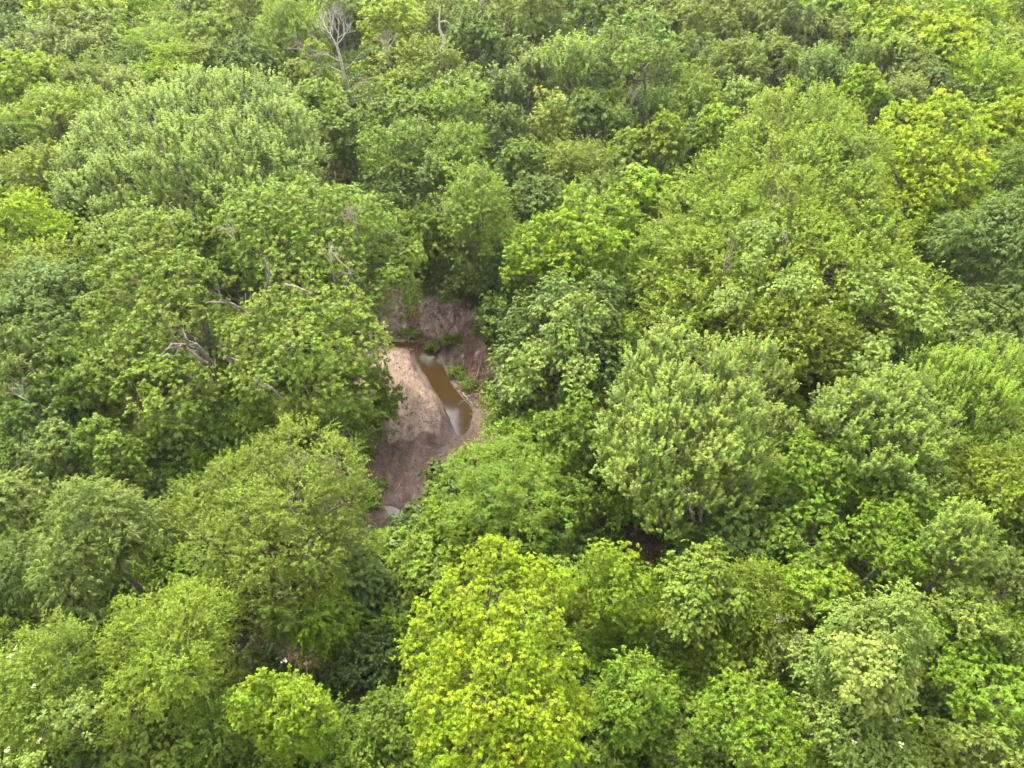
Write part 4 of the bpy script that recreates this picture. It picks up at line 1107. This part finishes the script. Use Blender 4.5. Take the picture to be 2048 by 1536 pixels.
def weeds(name, polys, n, colr, seed, label, s=0.22, L=0.11):
    rng = np.random.RandomState(seed); P = []
    for poly_px, k in zip(polys, n):
        poly = gp(poly_px, -2.4); A = np.array(poly)
        x = rng.uniform(A[:, 0].min(), A[:, 0].max(), k * 4); y = rng.uniform(A[:, 1].min(), A[:, 1].max(), k * 4)
        ok = (poly_sd(x, y, poly) < 0) & (wob(x, y, 1.4, seed % 5) + 0.5 * rng.normal(0, 1, len(x)) > 0.25) & (poly_sd(x, y, POOL) > 0.15)
        x, y = x[ok][:k], y[ok][:k]; P.append(np.column_stack([x, y, terrain(x, y) + 0.06 * rng.rand(len(x))]))
    P = np.concatenate(P); O = nrm(rng.normal(0, .5, P.shape) + UP)
    V, F, C = leaves(P, O, s, L, 'bush', rng, 0.45)
    o = mesh_obj(name, np_mesh(name, V, F, LEAF, C)); o.color = (*COLS[colr], 1); tag(o, label, kind='stuff')
weeds('weeds', [[(690,830),(790,800),(800,850),(760,900),(700,930)], [(780,600),(960,600),(1000,740),(1000,830),(960,800),(905,720),(850,680),(790,680)], [(700,960),(770,950),(790,1000),(720,1020)], [(830,690),(880,700),(950,800),(940,790),(880,735)]],
      (260, 420, 120, 90), 'bright', 6, 'low weeds and seedlings sprouting along the edges of the sand and on the banks')

# ------------------------------------------------------------------ undergrowth (nobody could count it)
def gn_scatter(name, pts, protos, label, smin, smax, seed):
    me = bpy.data.meshes.new(name); me.from_pydata([tuple(p) for p in pts], [], [])
    coll = bpy.data.collections.new(name + '_kinds')
    for o in protos: coll.objects.link(o)
    ob = mesh_obj(name, me)
    ng = bpy.data.node_groups.new(name, 'GeometryNodeTree')
    ng.interface.new_socket('Geometry', in_out='INPUT', socket_type='NodeSocketGeometry')
    ng.interface.new_socket('Geometry', in_out='OUTPUT', socket_type='NodeSocketGeometry')
    gi = ng.nodes.new('NodeGroupInput'); go = ng.nodes.new('NodeGroupOutput')
    mp = ng.nodes.new('GeometryNodeMeshToPoints')
    ci = ng.nodes.new('GeometryNodeCollectionInfo'); ci.inputs['Collection'].default_value = coll
    ci.inputs['Separate Children'].default_value = True; ci.inputs['Reset Children'].default_value = True
    io = ng.nodes.new('GeometryNodeInstanceOnPoints'); io.inputs['Pick Instance'].default_value = True
    rr = ng.nodes.new('FunctionNodeRandomValue'); rr.data_type = 'FLOAT_VECTOR'; rr.inputs[0].default_value = (0, 0, 0); rr.inputs[1].default_value = (0.2, 0.2, 6.28)
    rs = ng.nodes.new('FunctionNodeRandomValue'); rs.data_type = 'FLOAT'; rs.inputs[2].default_value = smin; rs.inputs[3].default_value = smax
    rs.inputs['Seed'].default_value = seed
    ln = ng.links.new
    ln(gi.outputs[0], mp.inputs[0]); ln(mp.outputs[0], io.inputs['Points']); ln(ci.outputs[0], io.inputs['Instance'])
    ln(rr.outputs[0], io.inputs['Rotation']); ln(rs.outputs[1], io.inputs['Scale']); ln(io.outputs[0], go.inputs[0])
    md = ob.modifiers.new('scatter', 'NODES'); md.node_group = ng
    tag(ob, label, kind='stuff')
    return ob
shade_leaf = [leaf_material('undergrowth leaves %s' % k, (1.5, 1.4, .9), fixed=COLS[c]) for k, c in (('deep', 'dark'), ('green', 'green'), ('yellowish', 'mid'))]
protos = []
for k in range(4):
    rng = np.random.RandomState(40 + k)
    lob = auto_lobes(1.5, 1.2, rng, 6); lob = [((c[0], c[1], c[2] + 0.9), q) for c, q in lob]
    P, O, K = clumps(lob, 0.55, rng, 0.9)
    V, F, C = leaves(P, O, 0.55, 0.18, ('bush', 'vine', 'layer', 'elm')[k], rng, 1.1)
    protos.append(bpy.data.objects.new('shrub', np_mesh('shrub', V, F, shade_leaf[k % 3], C)))
rng = np.random.RandomState(9)
pts = []
for k in range(9500):
    y = 8 + 170 * rng.rand() ** 0.85; x = rng.uniform(-1, 1) * (22 + y * 0.95)
    pts.append((x, y))
pts = np.array(pts)
hol = np.array(gp([(1195,1040),(1300,1000),(1390,1040),(1380,1150),(1230,1150)], 0)); hol2 = np.array(gp([(420,1250),(600,1240),(610,1370),(430,1380)], -1))
ok = (poly_sd(pts[:, 0], pts[:, 1], BED) > 3.2) & (poly_sd(pts[:, 0], pts[:, 1], hol) > 0.6) & (poly_sd(pts[:, 0], pts[:, 1], hol2) > 0.6)
bank = gp([(790,575),(950,590),(1000,700),(1000,800),(900,840),(780,700)], -1.5)
ok &= poly_sd(pts[:, 0], pts[:, 1], bank) > 0.8
VIS = [[(745,690),(780,590),(870,575),(950,610),(995,740),(1005,835),(965,890),(905,945),(860,990),(815,1040),(765,1050),(725,990),(690,925),(740,870),(780,830),(790,770)],
       [(1225,1040),(1300,1030),(1330,1090),(1290,1135),(1215,1120)], [(470,1270),(575,1265),(580,1345),(480,1360)], [(180,1250),(225,1255),(215,1340),(180,1330)],
       [(20,1200),(200,1215),(190,1262),(10,1262)], [(660,1370),(780,1380),(740,1420),(670,1425)]]
for hgt in (0.2, 1.5, 2.8):
    for off in (-1.5, 0, 1.5):
        uu, vv = proj(pts[:, 0] + off, pts[:, 1], terrain(pts[:, 0], pts[:, 1]) + hgt)
        for V_ in VIS: ok &= poly_sd(uu, vv, V_) > 6
pts = pts[ok]
zz = terrain(pts[:, 0], pts[:, 1]) - 0.15
gn_scatter('undergrowth', np.column_stack([pts, zz]), protos, 'dense green undergrowth of shrubs and saplings below the trees', 0.7, 1.9, 3)
mid_protos = []
for k in range(4):
    rng = np.random.RandomState(60 + k)
    lob = auto_lobes(1.6, 1.5, rng, 8); lob = [((q[0][0], q[0][1], q[0][2] + 1.3), q[1]) for q in lob]
    P, O, K = clumps(lob, 0.38, rng, 0.8)
    V, F, C = leaves(P, O, 0.38, 0.10, ('elm', 'vine', 'ash', 'elm')[k], rng, 1.1)
    mid_protos.append(bpy.data.objects.new('sapling', np_mesh('sapling', V, F, leaf_material('sapling leaves %d' % k, (1.5, 1.5, .8), 0.44, 0.6, fixed=COLS[('mid', 'green', 'fresh', 'bright')[k]]), C)))
rng = np.random.RandomState(19)
y = 6 + 64 * rng.rand(900); x = rng.uniform(-1, 1, 900) * (16 + y * 0.8)
pts = np.column_stack([x, y])
ok = poly_sd(x, y, BED) > 2.5
for hgt in (0.2, 2.5, 5.5):
    for off in (-2.6, 0, 2.6):
        uu, vv = proj(pts[:, 0] + off, pts[:, 1], terrain(pts[:, 0], pts[:, 1]) + hgt)
        for V_ in VIS: ok &= poly_sd(uu, vv, V_) > 10
pts = pts[ok]
gn_scatter('sapling_thicket', np.column_stack([pts, terrain(pts[:, 0], pts[:, 1]) - 0.15]), mid_protos, 'thicket of young saplings filling the gaps between the trees', 1.2, 2.1, 8)

# the wood goes on beyond the trees one can tell apart
far_protos = []
picked = sorted([e for e in LIB if 3.5 < e['R'] < 6.5], key=lambda e: -e['R'])[:10:2]
for e, c in zip(picked, ('mid', 'olive', 'green', 'yolive', 'fresh')):
    me = e['crown'].copy(); me.materials[0] = leaf_material('far wood leaves ' + c, (1.5, 1.4, .9), fixed=COLS[c])
    far_protos.append(bpy.data.objects.new('crown', me))
pts = []
for k in range(900):
    y = rng.uniform(-4, 190); x = rng.uniform(-150, 150)
    lim = 0.735 * (y * CP * 1.0 + (CAM_H - 9) * SP)          # half width of the view at crown height
    if (y > 124) or (abs(x) > lim + 5.5) : pts.append((x, y, rng.uniform(7, 9.5)))
sel = []
for q in pts:
    if all((q[0] - r_[0]) ** 2 + (q[1] - r_[1]) ** 2 > 40 for r_ in sel): sel.append(q)
if far_protos: gn_scatter('forest', np.array(sel), far_protos, 'unbroken forest canopy going on all round', 0.85, 1.15, 4)
print('BUILT', n_built, 'SHARED', n_shared, 'QUADS', QUADS, 'far', len(sel))

# ------------------------------------------------------------------ summer haze
m, nt, out = new_mat('haze')
pv = N(nt, 'ShaderNodeVolumePrincipled')
pv.inputs['Color'].default_value = (0.92, 0.95, 1.0, 1); pv.inputs['Density'].default_value = 0.00010; pv.inputs['Anisotropy'].default_value = 0.2
nt.links.new(pv.outputs[0], out.inputs['Volume'])
hx, hy0, hy1, hz0, hz1 = 430, -70, 930, -8, 46
V = np.array([(x, y, z) for z in (hz0, hz1) for y in (hy0, hy1) for x in (-hx, hx)], float)
F = np.array([(0, 2, 3, 1), (4, 5, 7, 6), (0, 1, 5, 4), (2, 6, 7, 3), (0, 4, 6, 2), (1, 3, 7, 5)])
tag(mesh_obj('haze', np_mesh('haze', V, F, m)), 'faint summer haze in the air over the forest', kind='stuff')
